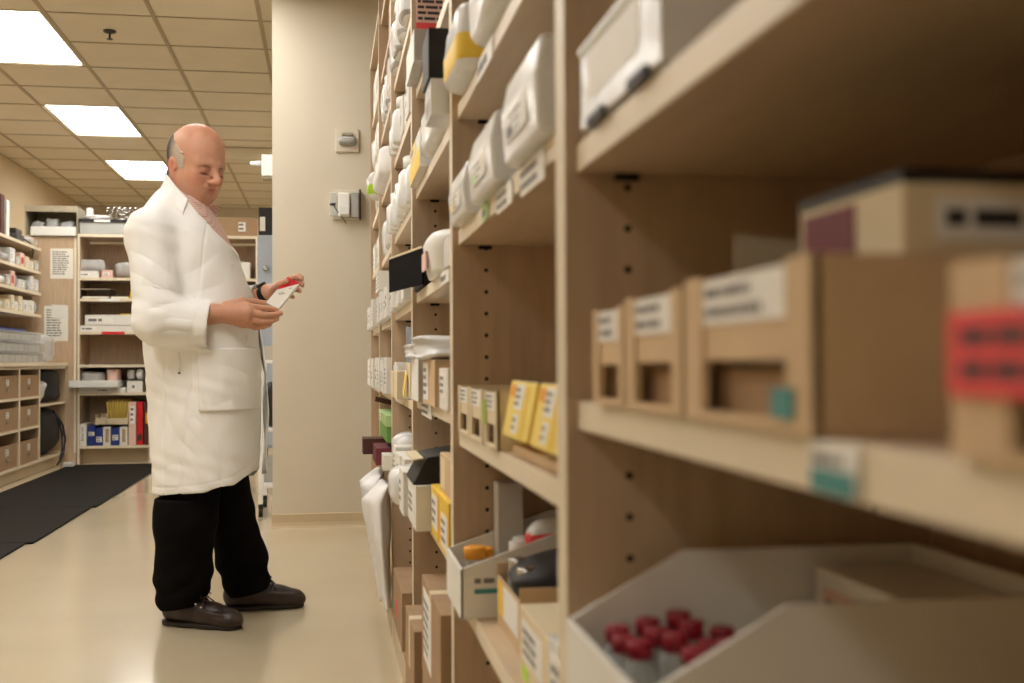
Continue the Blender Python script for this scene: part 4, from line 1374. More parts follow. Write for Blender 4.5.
soft_pack('paper_bundle', 'white paper bundle lying on the clear tub at the left', 'papers', bxp(80), bxp(108), BY + .06, BY + .3, BT[6] + Hh + .001, BT[6] + Hh + .05, 'white_bag', seed=7.2, amp=.2)
soft_pack('white_bag', 'white bag standing between the grey bin and the clear tub', 'bag', bxp(77.9), bxp(85), BY + .31, BY + .42, BT[6], BT[6] + .28, 'white_bag', seed=3.2, amp=.15)

# behind the man on the right: top of the hidden back unit
back_box('shipping_carton', 'brown shipping carton with a white label atop the back shelving, right of the man', 'carton', 205, 257, 217.5, 6, 'card_brown', lab=(.64, .78, .25, .75, 'label_white', 2), dep=.35)
# shelf goods of the hidden unit
for k, (p0, p1, yt, lab, mt) in enumerate([(228, 250, 262, 'white carton on the hidden back unit just right of the coat', 'white_card'), (226, 255, 288, 'tan carton on the hidden back unit right of the coat', 'card_tan')]):
    back_box('white_carton' if k == 0 else 'tan_carton', lab, 'carton', p0, p1, yt, 5 - k, mt)

# pale blue locker and what stands on it
LYK = 8.1
lx0, lx1 = at_y(257.5, 300, LYK).x, -.22
lzt = at_y(262, 235, LYK).z
r = thing('blue_locker', 'pale blue-grey metal locker with a round knob beside the wall end', 'locker', (0, LYK, 0))
MB().box(lx0, lx1, .0005, .45, .30, lzt).build('locker_body', 'blue_grey', r, bevel=.003)
MB().box(lx0 + .004, lx1 - .004, -.018, .0, .32, lzt - .01).build('door', 'blue_grey', r, bevel=.003)
kp = at_y(266, 269, LYK)
MB().lathe([(.010, 0), (.010, .012), (.021, .016), (.021, .026), (.012, .031)], n=18, M=Matrix.Translation((kp.x, -.0185, kp.z)) @ Matrix.Rotation(PI / 2, 4, 'X')).build('knob', 'chrome', r)
for sx in (lx0 + .03, lx1 - .03):
    for sy in (.04, .41):
        MB().box(sx - .02, sx + .02, sy - .02, sy + .02, 0, .2995).build('leg', 'steel_dark', r)
zt = lzt + .001
bb0 = at_y(258.5, 220, LYK).x
r = thing('black_file_box', 'black file box with a white label on top of the pale blue locker', 'file box', (0, LYK + .02, zt))
MB().box(bb0, bb0 + .11, 0, .3, 0, at_y(262, 207, LYK).z - zt).build('box_body', 'black', r, bevel=.003)
MB().box(bb0 + .008, bb0 + .045, -.0012, -.0002, .03, .13).build('label', 'label_white', r)

# white metal cart on castors beside the wall end
CYK = 6.72
c0, c1 = at_y(258.5, 450, CYK).x, -.20
r = thing('utility_cart', 'white metal trolley on black castors, half hidden behind the wall end', 'trolley', (0, CYK, 0))
for sx in (c0 + .012, c1 - .012):
    for sy in (.012, .46):
        MB().box(sx - .012, sx + .012, sy - .012, sy + .012, .075, .95).build('post', 'white_plastic', r, bevel=.002)
        cst = MB().box(sx - .013, sx + .013, sy - .014, sy + .014, .05, .0748)
        cst = cst.build('castor', 'black', r)
        w = MB().lathe([(.012, -.011), (.025, -.011), (.025, .011), (.012, .011)], n=16, M=Matrix.Translation((sx, sy, .0252)) @ Matrix.Rotation(PI / 2, 4, 'Y'))
        w.build('wheel', 'black', cst)
for z in (.17, .50, .90):
    MB().box(c0 + .026, c1 - .026, .0, .472, z, z + .02).build('shelf', 'white_plastic', r, bevel=.002)
MB().box(c0 + .03, c1 - .03, .02, .024, .20, .36).build('drawer_front', 'grey_film', r)
z = .5206
soft_pack('black_bag', 'black bag on the middle shelf of the white trolley', 'bag', c0 + .028, c1 - .03, CYK + .05, CYK + .4, z, z + .26, 'black_soft', seed=2.1, amp=.12)
carton('paper_box', 'grey paper box on top of the white trolley', 'box', c0 + .02, c1 - .02, CYK + .03, CYK + .4, .9206, 1.0, 'card_grey')

# ================================================================== the man
MO = Vector((-0.42, 4.07, 0.0))
E1 = Vector((math.cos(PSI), -math.sin(PSI), 0))
E2 = Vector((math.sin(PSI), math.cos(PSI), 0))


def to_local(p):
    d = Vector(p) - MO
    return np.array((d.dot(E1), d.dot(E2), d.z))


def Q(px, py, b=0.0):
    d = ray(px, py)
    s = (b - (CAM - MO).dot(E2)) / d.dot(E2)
    return to_local(CAM + d * s)


def nrm(v):
    return v / np.linalg.norm(v)


class SDF:
    def __init__(s, lo, hi, h):
        s.lo, s.h = np.array(lo, float), h
        s.n = np.ceil((np.array(hi) - s.lo) / h).astype(int) + 1
        s.d = np.full(s.n, 1.0, np.float32)

    def block(s, lo, hi):
        a = np.clip(np.floor((np.array(lo) - s.lo) / s.h).astype(int), 0, s.n - 1)
        b = np.clip(np.ceil((np.array(hi) - s.lo) / s.h).astype(int) + 1, 1, s.n)
        sl = tuple(slice(i, j) for i, j in zip(a, b))
        ax = [(s.lo[k] + s.h * np.arange(a[k], b[k])).astype(np.float32) for k in range(3)]
        return sl, ax[0][:, None, None], ax[1][None, :, None], ax[2][None, None, :]

    def op(s, f, lo, hi, k=0.0, mode='u', pad=None):
        pad = (k + .02) if pad is None else pad
        sl, x, y, z = s.block(np.array(lo) - pad, np.array(hi) + pad)
        v = f(x, y, z).astype(np.float32)
        d = s.d[sl]
        if mode == 'u':
            s.d[sl] = smin(d, v, k)
        elif mode == 's':
            s.d[sl] = -smin(-d, v, k)
        elif mode == 'i':
            s.d[sl] = -smin(-d, -v, k)

    def cap(s, a, b, r1, r2=None, k=0.0, mode='u'):
        r2 = r1 if r2 is None else r2
        a, b = np.array(a, float), np.array(b, float)
        R = max(r1, r2)
        s.op(lambda x, y, z: f_cap(x, y, z, a, b, r1, r2), np.minimum(a, b) - R, np.maximum(a, b) + R, k, mode)

    def ell(s, c, r, R=None, k=0.0, mode='u'):
        c, r = np.array(c, float), np.array(r, float)
        m = max(r)
        s.op(lambda x, y, z: f_ell(x, y, z, c, r, R), c - m, c + m, k, mode)

    def mesh(s, name, mats, parent=None, smooth=1):
        v, f = surface_nets(s.d, s.lo, s.h)
        v = relax(v, f, smooth)
        return np_mesh(name, v, f, mats, parent)


def smin(a, b, k):
    if k <= 0:
        return np.minimum(a, b)
    h = np.maximum(k - np.abs(a - b), 0) / k
    return np.minimum(a, b) - h * h * k * .25


def f_cap(x, y, z, a, b, r1, r2):
    ba = b - a
    l2 = max(float(ba @ ba), 1e-9)
    h = np.clip(((x - a[0]) * ba[0] + (y - a[1]) * ba[1] + (z - a[2]) * ba[2]) / l2, 0, 1)
    dx, dy, dz = x - a[0] - h * ba[0], y - a[1] - h * ba[1], z - a[2] - h * ba[2]
    return np.sqrt(dx * dx + dy * dy + dz * dz) - (r1 + (r2 - r1) * h)


def f_ell(x, y, z, c, r, R=None):
    X, Y, Z = x - c[0], y - c[1], z - c[2]
    if R is not None:
        X, Y, Z = (R[0, 0] * X + R[1, 0] * Y + R[2, 0] * Z), (R[0, 1] * X + R[1, 1] * Y + R[2, 1] * Z), (R[0, 2] * X + R[1, 2] * Y + R[2, 2] * Z)
    k0 = np.sqrt((X / r[0]) ** 2 + (Y / r[1]) ** 2 + (Z / r[2]) ** 2)
    k1 = np.sqrt((X / r[0] ** 2) ** 2 + (Y / r[1] ** 2) ** 2 + (Z / r[2] ** 2) ** 2)
    return k0 * (k0 - 1) / np.maximum(k1, 1e-6)


def surface_nets(d, lo, h):
    neg = d < 0
    n = d.shape
    c = [neg[i:n[0] - 1 + i, j:n[1] - 1 + j, k:n[2] - 1 + k] for i in (0, 1) for j in (0, 1) for k in (0, 1)]
    al = c[0].copy()
    an = c[0].copy()
    for q in c[1:]:
        al &= q
        an |= q
    act = an & ~al
    idx = np.argwhere(act)
    D = np.stack([d[idx[:, 0] + i, idx[:, 1] + j, idx[:, 2] + k] for i in (0, 1) for j in (0, 1) for k in (0, 1)], 1)
    co = np.array([(i, j, k) for i in (0, 1) for j in (0, 1) for k in (0, 1)], float)
    acc = np.zeros((len(idx), 3))
    cnt = np.zeros(len(idx))
    for a in range(8):
        for b in range(a + 1, 8):
            if np.abs(co[a] - co[b]).sum() != 1:
                continue
            m = (D[:, a] < 0) != (D[:, b] < 0)
            den = D[:, a] - D[:, b]
            t = np.where(m, D[:, a] / np.where(np.abs(den) < 1e-9, 1, den), 0)
            acc += (co[a] + t[:, None] * (co[b] - co[a])) * m[:, None]
            cnt += m
    v = lo + h * (idx + acc / cnt[:, None])
    vi = np.full(act.shape, -1, np.int32)
    vi[act] = np.arange(len(idx))
    F = []
    for ax in range(3):
        s0 = [slice(None)] * 3
        s1 = [slice(None)] * 3
        s0[ax], s1[ax] = slice(0, -1), slice(1, None)
        e = neg[tuple(s0)] != neg[tuple(s1)]
        ij = np.argwhere(e)
        o = [k for k in range(3) if k != ax]
        ok = (ij[:, o[0]] > 0) & (ij[:, o[1]] > 0) & (ij[:, o[0]] < n[o[0]] - 1) & (ij[:, o[1]] < n[o[1]] - 1)
        ij = ij[ok]
        inside = neg[tuple(s0)][tuple(ij.T)]

        def cell(u, w):
            q = ij.copy()
            q[:, o[0]] -= u
            q[:, o[1]] -= w
            return vi[tuple(q.T)]
        quad = np.stack([cell(1, 1), cell(0, 1), cell(0, 0), cell(1, 0)], 1)
        flip = inside if ax != 1 else ~inside
        quad[~flip] = quad[~flip][:, ::-1]
        F.append(quad)
    return v, np.concatenate(F)


def relax(v, f, it):
    for _ in range(it):
        acc = np.zeros_like(v)
        cnt = np.zeros(len(v))
        for a in range(4):
            b = (a + 1) % 4
            np.add.at(acc, f[:, a], v[f[:, b]])
            np.add.at(cnt, f[:, a], 1)
            np.add.at(acc, f[:, b], v[f[:, a]])
            np.add.at(cnt, f[:, b], 1)
        v = v * .5 + .5 * acc / np.maximum(cnt, 1)[:, None]
    return v


def vnormals(v, f):
    fn = np.cross(v[f[:, 2]] - v[f[:, 0]], v[f[:, 3]] - v[f[:, 1]])
    n = np.zeros_like(v)
    for a in range(4):
        np.add.at(n, f[:, a], fn)
    return n / np.maximum(np.linalg.norm(n, axis=1), 1e-12)[:, None]


def biggest(v, f):
    lab = np.arange(len(v))
    while True:
        m = lab[f].min(1)
        new = lab.copy()
        for a in range(4):
            np.minimum.at(new, f[:, a], m)
        new = new[new]
        if (new == lab).all():
            break
        lab = new
    ids, cnt = np.unique(lab, return_counts=True)
    keep = lab == ids[cnt.argmax()]
    mp = np.cumsum(keep) - 1
    ff = f[keep[f[:, 0]]]
    return v[keep], mp[ff]


def np_mesh(name, v, f, mats, parent=None):
    me = bpy.data.meshes.new(name)
    me.vertices.add(len(v))
    me.vertices.foreach_set('co', np.ascontiguousarray(v, np.float32).ravel())
    me.loops.add(f.size)
    me.loops.foreach_set('vertex_index', np.ascontiguousarray(f, np.int32).ravel())
    me.polygons.add(len(f))
    me.polygons.foreach_set('loop_start', np.arange(0, f.size, 4, dtype=np.int32))
    me.polygons.foreach_set('use_smooth', np.ones(len(f), bool))
    me.update(calc_edges=True)
    me.validate()
    for m in (mats if isinstance(mats, (list, tuple)) else [mats]):
        me.materials.append(M[m] if isinstance(m, str) else m)
    o = bpy.data.objects.new(name, me)
    COL.objects.link(o)
    if parent is not None:
        o.parent = parent
    return o


def tint(o, cols):
    at = o.data.color_attributes.new('tint', 'FLOAT_COLOR', 'POINT')
    c = np.ones((len(o.data.vertices), 4), np.float32)
    c[:, :3] = cols
    at.data.foreach_set('color', c.ravel())


def tint_mat(name, rough, sss=0.0, bump=0.0, bscale=300.0, spec=.5):
    m = mat(name, (200, 150, 120), rough, 0, 10, bump, bscale, sss=sss, spec=spec)
    nt = m.node_tree
    a = nt.nodes.new('ShaderNodeVertexColor')
    a.layer_name = 'tint'
    nz = nt.nodes.new('ShaderNodeTexNoise')
    nz.inputs['Scale'].default_value = 90
    mx = nt.nodes.new('ShaderNodeMixRGB')
    mx.blend_type = 'MULTIPLY'
    mx.inputs[0].default_value = .16
    nt.links.new(a.outputs[0], mx.inputs[1])
    nt.links.new(nz.outputs['Fac'], mx.inputs[2])
    nt.links.new(mx.outputs[0], nt.nodes['Principled BSDF'].inputs['Base Color'])
    return m


tint_mat('skin', .54, sss=.12, bump=.12, bscale=420)
tint_mat('hair', .6, bump=.9, bscale=500)
mat('coat_cotton', (240, 240, 238), .85, .012, 6, .25, 700, spec=.2)
mat('trouser_wool', (17, 15, 16), .95, .1, 30, .3, 500, spec=.05)
mat('shoe_leather', (44, 30, 25), .42, .18, 30, .35, 160)
mat('shoe_sole', (34, 24, 20), .7, .1, 20)
mat('lace', (40, 26, 20), .8, .1, 60)


def shirt_mat():
    m = mat('shirt_stripes', (222, 196, 190), .8, .03, 30)
    nt = m.node_tree
    b = nt.nodes['Principled BSDF']
    tc = nt.nodes.new('ShaderNodeTexCoord')
    mp = nt.nodes.new('ShaderNodeMapping')
    mp.inputs['Rotation'].default_value = (0, 0, .5)
    nt.links.new(tc.outputs['Object'], mp.inputs['Vector'])
    col = None
    w = nt.nodes.new('ShaderNodeTexWave')
    w.inputs['Scale'].default_value = 42
    w.inputs['Distortion'].default_value = .4
    nt.links.new(mp.outputs['Vector'], w.inputs['Vector'])
    w2 = nt.nodes.new('ShaderNodeTexWave')
    w2.bands_direction = 'Z'
    w2.inputs['Scale'].default_value = 42
    nt.links.new(mp.outputs['Vector'], w2.inputs['Vector'])
    r = nt.nodes.new('ShaderNodeValToRGB')
    r.color_ramp.elements[0].color = srgb(132, 84, 92)
    r.color_ramp.elements[1].color = srgb(216, 184, 172)
    r.color_ramp.elements[1].position = .55
    mul = nt.nodes.new('ShaderNodeMath')
    mul.operation = 'MAXIMUM'
    nt.links.new(w.outputs['Fac'], mul.inputs[0])
    nt.links.new(w2.outputs['Fac'], mul.inputs[1])
    nt.links.new(mul.outputs[0], r.inputs['Fac'])
    nt.links.new(r.outputs[0], b.inputs['Base Color'])


shirt_mat()

# ---------------------------------------------------------------- frame of the head
HS = 1.06
az = math.radians(56)
pit = math.radians(14)
fh = np.array((math.sin(az), -math.cos(az), 0))
HFv = fh * math.cos(pit) + np.array((0, 0, -math.sin(pit)))
HLv = np.array((math.cos(az), math.sin(az), 0))       # his left: away from the camera
HUv = np.cross(HFv, HLv)
HR = np.stack([HFv, HLv, HUv], 1)                     # columns
HC0 = Q(194.0, 167.5, 0.0)


def hp(f, l, u):
    return HC0 + HS * (HR @ np.array((f, l, u), float))


# body frame
fb = nrm(np.array((.983, -.185, 0)))
lb = np.array((-fb[1], fb[0], 0))

# torso of the coat: sight-line height, back, front, half thickness, roundness
RINGS = [(178, 168, 196, .070, 2.0), (186, 166, 200, .078, 2.0), (194, 159, 203, .095, 2.0), (202, 152, 208, .112, 2.0), (210, 146, 214, .140, 2.1), (220, 141, 221, .168, 2.2),
         (232, 138, 228, .188, 2.3), (250, 136, 235.5, .200, 2.4), (270, 137, 242.5, .196, 2.35), (290, 139, 249, .196, 2.3), (310, 141, 254.5, .200, 2.3), (330, 143, 258, .204, 2.3),
         (360, 146, 260.5, .207, 2.3), (400, 150, 260.5, .210, 2.35), (440, 152.5, 259.5, .214, 2.35), (470, 155, 259, .217, 2.35), (500, 156, 258.5, .219, 2.35)]
_z = np.array([Q(200, r[0])[2] for r in RINGS])[::-1]
_a0 = np.array([Q(r[1], r[0])[0] for r in RINGS])[::-1]
_a1 = np.array([Q(r[2], r[0])[0] for r in RINGS])[::-1]
_hb = np.array([r[3] for r in RINGS])[::-1]
_ee = np.array([r[4] for r in RINGS])[::-1]
_zz = np.linspace(_z[0], _z[-1], 200)


def _sm(t):
    v = np.interp(_zz, _z, t)
    k = np.hanning(13)
    k /= k.sum()
    return np.convolve(np.pad(v, 6, 'edge'), k, 'valid')


_A0, _A1, _HB, _EE = _sm(_a0), _sm(_a1), _sm(_hb), _sm(_ee)


def f_torso(x, y, z, off=0.0):
    a0, a1 = np.interp(z, _zz, _A0), np.interp(z, _zz, _A1)
    hb, ee = np.interp(z, _zz, _HB), np.interp(z, _zz, _EE)
    c, ha = (a0 + a1) / 2, (a1 - a0) / 2
    # the body is turned a little towards the camera
    yy = y + .03 * (x - c) / .2
    X, Y = np.abs(x - c) / (ha + off), np.abs(yy) / (hb + off)
    k = (X ** ee + Y ** ee) ** (1 / ee)
    return (k - 1) * np.minimum(ha, hb) * .92


# joints (local metres)
S_R, E_R, W_R = Q(150, 228, -.175), Q(159, 319, -.245), Q(215, 313.5, -.205)
S_L, E_L, W_L = Q(196, 226, .175), Q(222, 322, .205), Q(266.5, 293.5, .045)
ZH = _z[0]

# feet on the floor
hrR, toR = to_local(at_z(167, 623, 0)), to_local(at_z(240, 630, 0))
hrL, toL = to_local(at_z(226, 610, 0)), to_local(at_z(305, 606.5, 0))
for p in (hrR, toR, hrL, toL):
    p[2] = 0


def foot_axes(h, t):
    d = nrm(t - h)
    return d, np.array((-d[1], d[0], 0)), np.linalg.norm(t - h)


AR, AL_ = hrR + .075 * foot_axes(hrR, toR)[0], hrL + .075 * foot_axes(hrL, toL)[0]
AR = AR + np.array((0, 0, .10))
AL_ = AL_ + np.array((0, 0, .10))
HIP_R, HIP_L = Q(196, 440, -.095), Q(212, 440, .095)
KN_R, KN_L = Q(185, 535, -.115), Q(236, 535, .5 * (.08 + float(AL_[1])))

# ---------------------------------------------------------------- body: one surface
G_ = SDF((-.42, -.36, 0.0), (.34, .30, 1.80), .0033)
# trunk and limbs (slim, under the clothes)
G_.op(lambda x, y, z: f_torso(x, y, z, 0) + .035, (-.3, -.25, .55), (.3, .25, Q(200, 200)[2]), pad=0)
G_.cap(HIP_R, KN_R, .075, .055, .03)
G_.cap(KN_R, AR, .05, .036, .02)
G_.cap(HIP_L, KN_L, .070, .045, .03)
G_.cap(KN_L, AL_, .042, .034, .02)
for h, t, A in ((hrR, toR, AR), (hrL, toL, AL_)):
    d, s, L = foot_axes(h, t)
    G_.cap(A, h + d * .06 + np.array((0, 0, .045)), .034, .028, .02)
    G_.cap(h + d * .05 + np.array((0, 0, .044)), h + d * (L - .07) + np.array((0, 0, .038)), .026, .02, .02)
G_.cap(S_R, E_R, .052, .044, .03)
G_.cap(E_R, W_R + (E_R - W_R) * .12, .044, .033, .02)
G_.cap(S_L, E_L, .052, .044, .03)
G_.cap(E_L, W_L + (E_L - W_L) * .12, .044, .031, .02)
NB = Q(180, 216, 0)
G_.cap(hp(-.030, 0, -.035), NB, .062 * HS, .070, .02)
G_.cap(hp(.022, 0, -.086), NB + np.array((.055, -.02, -.005)), .040, .05, .03)

# ---- head
def E(c, r, k, mode='u', R=None):
    G_.ell(hp(*c), np.array(r) * HS, HR if R is None else R, k * HS, mode)


def Cc(a, b, r1, r2, k, mode='u'):
    G_.cap(hp(*a), hp(*b), r1 * HS, r2 * HS, k * HS, mode)


E((-.008, 0, .049), (.096, .079, .094), .0)
E((.022, 0, .056), (.076, .069, .078), .03)
E((.030, 0, .010), (.066, .066, .080), .03)
E((.036, 0, -.044), (.054, .056, .058), .035)
Cc((.075, -.010, -.0770), (.075, .010, -.0770), .0205, .021, .03)
for s in (-1, 1):
    Cc((-.002, s * .056, -.040), (.058, s * .026, -.074), .020, .018, .03)
    E((.060, s * .038, -.026), (.030, .027, .028), .028)          # cheek
    E((.058, s * .032, -.054), (.022, .018, .026), .025)           # jowl beside the mouth
    Cc((.078, s * .048, .020), (.096, s * .014, .020), .010, .010, .02)   # brow
Cc((.03, -.028, -.084), (.03, .028, -.084), .026, .026, .04)     # under the chin
for s in (-1, 1):
    E((.101, s * .031, .001), (.016, .019, .012), .014, 's')
    E((.0815, s * .031, -.001), (.0155, .0175, .0135), .006)        # closed lid over the eye
    Cc((.0955, s * .018, -.0135), (.090, s * .045, -.0125), .0016, .0012, .003, 's')   # slit under the upper lid
Cc((.096, 0, .016), (.126, 0, -.028), .0085, .0125, .014)         # nose
E((.1245, 0, -.031), (.0135, .0125, .0120), .010)
for s in (-1, 1):
    E((.109, s * .0125, -.036), (.012, .0085, .0090), .008)
    E((.116, s * .0075, -.0475), (.0055, .0042, .004), .004, 's')
Cc((.0935, -.016, -.0545), (.0935, .016, -.0545), .0060, .0060, .014)      # upper lip
Cc((.0935, -.014, -.0660), (.0935, .014, -.0660), .0062, .0062, .010)      # lower lip
Cc((.1015, 0, -.0603), (.0885, .027, -.0625), .0018, .0014, .003, 's')
Cc((.1015, 0, -.0603), (.0885, -.027, -.0625), .0018, .0014, .003, 's')
Cc((.098, -.012, -.0745), (.098, .012, -.0745), .004, .004, .010, 's')   # dip above the chin
# ears
for s in (-1, 1):
    ax = nrm(HR @ np.array((.25, s * .95, 0)))
    up = nrm(HR @ np.array((-.22, 0, .97)))
    fw = np.cross(ax, up)
    Re = np.stack([fw, ax, up], 1)
    G_.ell(hp(-.010, s * .079, -.006), np.array((.0180, .0095, .0305)) * HS, Re, .006)
    G_.ell(hp(-.003, s * .079, -.034), np.array((.0090, .0075, .012)) * HS, Re, .008)
    G_.ell(hp(-.005, s * .0900, -.006), np.array((.0095, .0070, .0185)) * HS, Re, .004, 's')
    G_.ell(hp(.0050, s * .0820, -.012), np.array((.004, .005, .008)) * HS, Re, .004)

# ---- hands
def hand(wr, mcp, fingers, thumb, rw, rk, rf):
    for q, m in enumerate(mcp):
        G_.cap(wr, m, rw, rk[q], .014)
    G_.cap(wr + (E_R - W_R) * 0, mcp[1], rw, rk[1], .016)
    for q, ch in enumerate(fingers):
        pts = [mcp[q]] + ch
        rr = [rf[q] * 1.08, rf[q], rf[q] * .92, rf[q] * .80]
        for k in range(3):
            G_.cap(pts[k], pts[k + 1], rr[k], rr[k + 1], .004 if k else .006)
    for k in range(len(thumb) - 1):
        G_.cap(thumb[k][0], thumb[k + 1][0], thumb[k][1], thumb[k + 1][1], .006 if k else .014)


mR = [Q(245.5, 306.0, -.176), Q(247.5, 312.3, -.186), Q(247, 318.6, -.186), Q(243.5, 324.0, -.178)]
fR = [[Q(259, 307.8, -.160), Q(269, 308.6, -.142), Q(276.2, 309.8, -.128)],
      [Q(262.5, 315.2, -.168), Q(273, 315.2, -.148), Q(280.5, 313.4, -.132)],
      [Q(261.5, 322.3, -.166), Q(270.5, 321.4, -.148), Q(277, 318.8, -.134)],
      [Q(255, 327.2, -.160), Q(263.5, 326.8, -.146), Q(270, 324.6, -.134)]]
tR = [(Q(226, 306, -.178), .017), (Q(242, 301.6, -.146), .0145), (Q(255, 302.4, -.106), .0118), (Q(267, 303.5, -.078), .0098), (Q(275, 303.8, -.068), .0090)]
hand(W_R, mR, fR, tR, .0225, [.0165, .017, .0165, .0145], [.0112, .0116, .0110, .0096])
G_.cap(W_R + (E_R - W_R) * .22, W_R, .029, .0245, .02)

mL = [Q(282, 284.0, .030), Q(284, 288.0, .040), Q(283, 292.5, .040), Q(280, 296.5, .032)]
fL = [[Q(291.0, 278.0, .022), Q(298.0, 276.2, .010), Q(303.5, 279.0, .002)],
      [Q(294, 283.5, .036), Q(299.5, 282.8, .024), Q(303.2, 285.2, .012)],
      [Q(291, 289.5, .030), Q(296.5, 289.2, .010), Q(299.8, 291.0, -.006)],
      [Q(286, 295, .014), Q(290, 295.6, -.006), Q(293, 297.0, -.022)]]
tL = [(Q(271.0, 293.0, .030), .0165), (Q(275.0, 288.5, .004), .0135), (Q(279.5, 284.5, -.030), .0112), (Q(286.5, 281.0, -.040), .0092)]
hand(W_L, mL, fL, tL, .0215, [.0155, .016, .0155, .014], [.0108, .0112, .0106, .0092])
G_.cap(W_L + (E_L - W_L) * .22, W_L, .030, .026, .02)

v, f = surface_nets(G_.d, G_.lo, G_.h)
v = relax(v, f, 1)
man = np_mesh('person', v, f, 'skin')
man.location = MO
man.rotation_euler = (0, 0, -PSI)
tag(man, 'bald man in a white lab coat reading a small box held in his hands', 'person')
# pigment, with shade painted at the eyes and a dark mouth line
q = (v - HC0) @ HR / HS
base = np.array(srgb(210, 156, 128)[:3])
cols = np.tile(base, (len(v), 1))


def blob(c, r, col, amt):
    d = np.sqrt((((q - np.array(c)) / np.array(r)) ** 2).sum(1))
    w = np.clip(1.3 - d, 0, 1)[:, None] * amt
    cols[:] = cols * (1 - w) + np.array(srgb(*col)[:3]) * w


blob((.02, 0, .15), (.10, .09, .06), (222, 150, 122), .5)
blob((.125, 0, -.032), (.026, .024, .022), (208, 136, 110), .5)
for s in (-1, 1):
    blob((.075, s * .045, -.03), (.03, .03, .03), (206, 128, 106), .55)
    blob((-.008, s * .08, -.01), (.022, .02, .036), (206, 118, 98), .6)
    blob((.092, s * .031, -.0125), (.012, .022, .0042), (62, 38, 30), .8)  # lash line, spread wider to paint in shade under the brow
    blob((.085, s * .031, .004), (.016, .022, .010), (176, 118, 98), .45)
blob((.098, 0, -.0555), (.010, .027, .0055), (188, 112, 98), .5)
blob((.098, 0, -.0675), (.010, .023, .006), (190, 108, 98), .7)
blob((.096, 0, -.0606), (.016, .030, .0022), (104, 52, 46), .9)
blob((.06, 0, -.085), (.05, .055, .035), (190, 148, 128), .35)
tint(man, cols)


# ---------------------------------------------------------------- hair and brows
def head_base(x, y, z):
    d = f_ell(x, y, z, hp(-.008, 0, .049), np.array((.096, .079, .094)) * HS, HR)
    d = smin(d, f_ell(x, y, z, hp(.022, 0, .056), np.array((.076, .069, .078)) * HS, HR), .03)
    d = smin(d, f_ell(x, y, z, hp(.030, 0, .010), np.array((.066, .066, .080)) * HS, HR), .03)
    d = smin(d, f_cap(x, y, z, hp(-.030, 0, -.035), NB, .062 * HS, .070), .02)
    return d


def f_hair(x, y, z):
    d = head_base(x, y, z)
    X, Y, Z = x - HC0[0], y - HC0[1], z - HC0[2]
    F_, L_, U_ = [(HR[0, k] * X + HR[1, k] * Y + HR[2, k] * Z) / HS for k in range(3)]
    wob = .0022 * np.sin(F_ * 310 + 2 * np.sin(U_ * 160)) + .0018 * np.sin(U_ * 420 + L_ * 170)
    th = .0034 + .0012 * np.sin(F_ * 420 + 3 * np.sin(U_ * 190 + L_ * 60)) * np.sin(U_ * 330 - L_ * 210 + 3 * np.sin(F_ * 240))
    front = F_ - np.interp(U_, [-.03, 0, .02, .045, .065, .085, .10], [.030, .038, .040, .028, -.006, -.042, -.072]) + wob * 1.2
    low = (-.022 - .75 * np.minimum(F_ + .005, 0) * -1) - U_
    low = np.where(F_ > -.012, (-.026 - U_), (-.030 - .9 * np.maximum(-.012 - F_, 0) - U_)) + wob
    return np.maximum(np.maximum(d - th * HS, front * .7), low * .8)


HG = SDF(HC0 - .2, HC0 + .2, .0026)
sl, x, y, z = HG.block(HC0 - .2, HC0 + .2)
HG.d[sl] = f_hair(x, y, z)
hair = HG.mesh('hair', 'hair', man, 0)
hv = np.array([tuple(p.co) for p in hair.data.vertices])
hq = (hv - HC0) @ HR / HS
g = np.clip((hq[:, 0] + .048) / .045, 0, 1)[:, None]
tint(hair, np.array(srgb(62, 54, 47)[:3]) * (1 - g) + np.array(srgb(204, 186, 168)[:3]) * g)
hair['label'] = 'short grey fringe of hair'
for s in (-1, 1):
    BG = SDF(hp(.09, s * .032, .02) - .05, hp(.09, s * .032, .02) + .05, .0024)
    BG.cap(hp(.1015, s * .017, .0125), hp(.0985, s * .030, .0150), .0026, .0034, 0)
    BG.cap(hp(.0985, s * .030, .0160), hp(.086, s * .049, .0120), .0038, .0022, .003)
    br = BG.mesh('eyebrow', 'hair', man, 1)
    tint(br, np.array(srgb(150, 112, 90)[:3]))

# ---------------------------------------------------------------- shirt
SG = SDF((-.26, -.24, 1.0), (.26, .24, 1.62), .004)
SG.op(lambda x, y, z: f_torso(x, y, z, -.012), (-.25, -.23, 1.0), (.25, .23, Q(200, 199)[2]), pad=0)
ctop = Q(186, 197, 0)
SG.cap(NB + np.array((0.006, 0, .0)), hp(-.012, -.002, -.082), .082, .076, .02)
pn = nrm(np.array((.55, .05, 1.0)))
pc = Q(187, 191.5, -.06)
SG.op(lambda x, y, z: (x - pc[0]) * pn[0] + (y - pc[1]) * pn[1] + (z - pc[2]) * pn[2], (-.26, -.24, 1.0), (.26, .24, 1.62), 0, 'i', 0)
SG.op(lambda x, y, z: f_cap(x, y, z, NB - np.array((0, 0, .08)), hp(-.012, -.002, -.082) + np.array((-.01, 0, .05)), .070, .0685), (-.26, -.24, 1.35), (.26, .24, 1.62), 0, 's', 0)
shirt = SG.mesh('shirt', 'shirt_stripes', man, 1)
shirt['label'] = 'pink striped shirt'
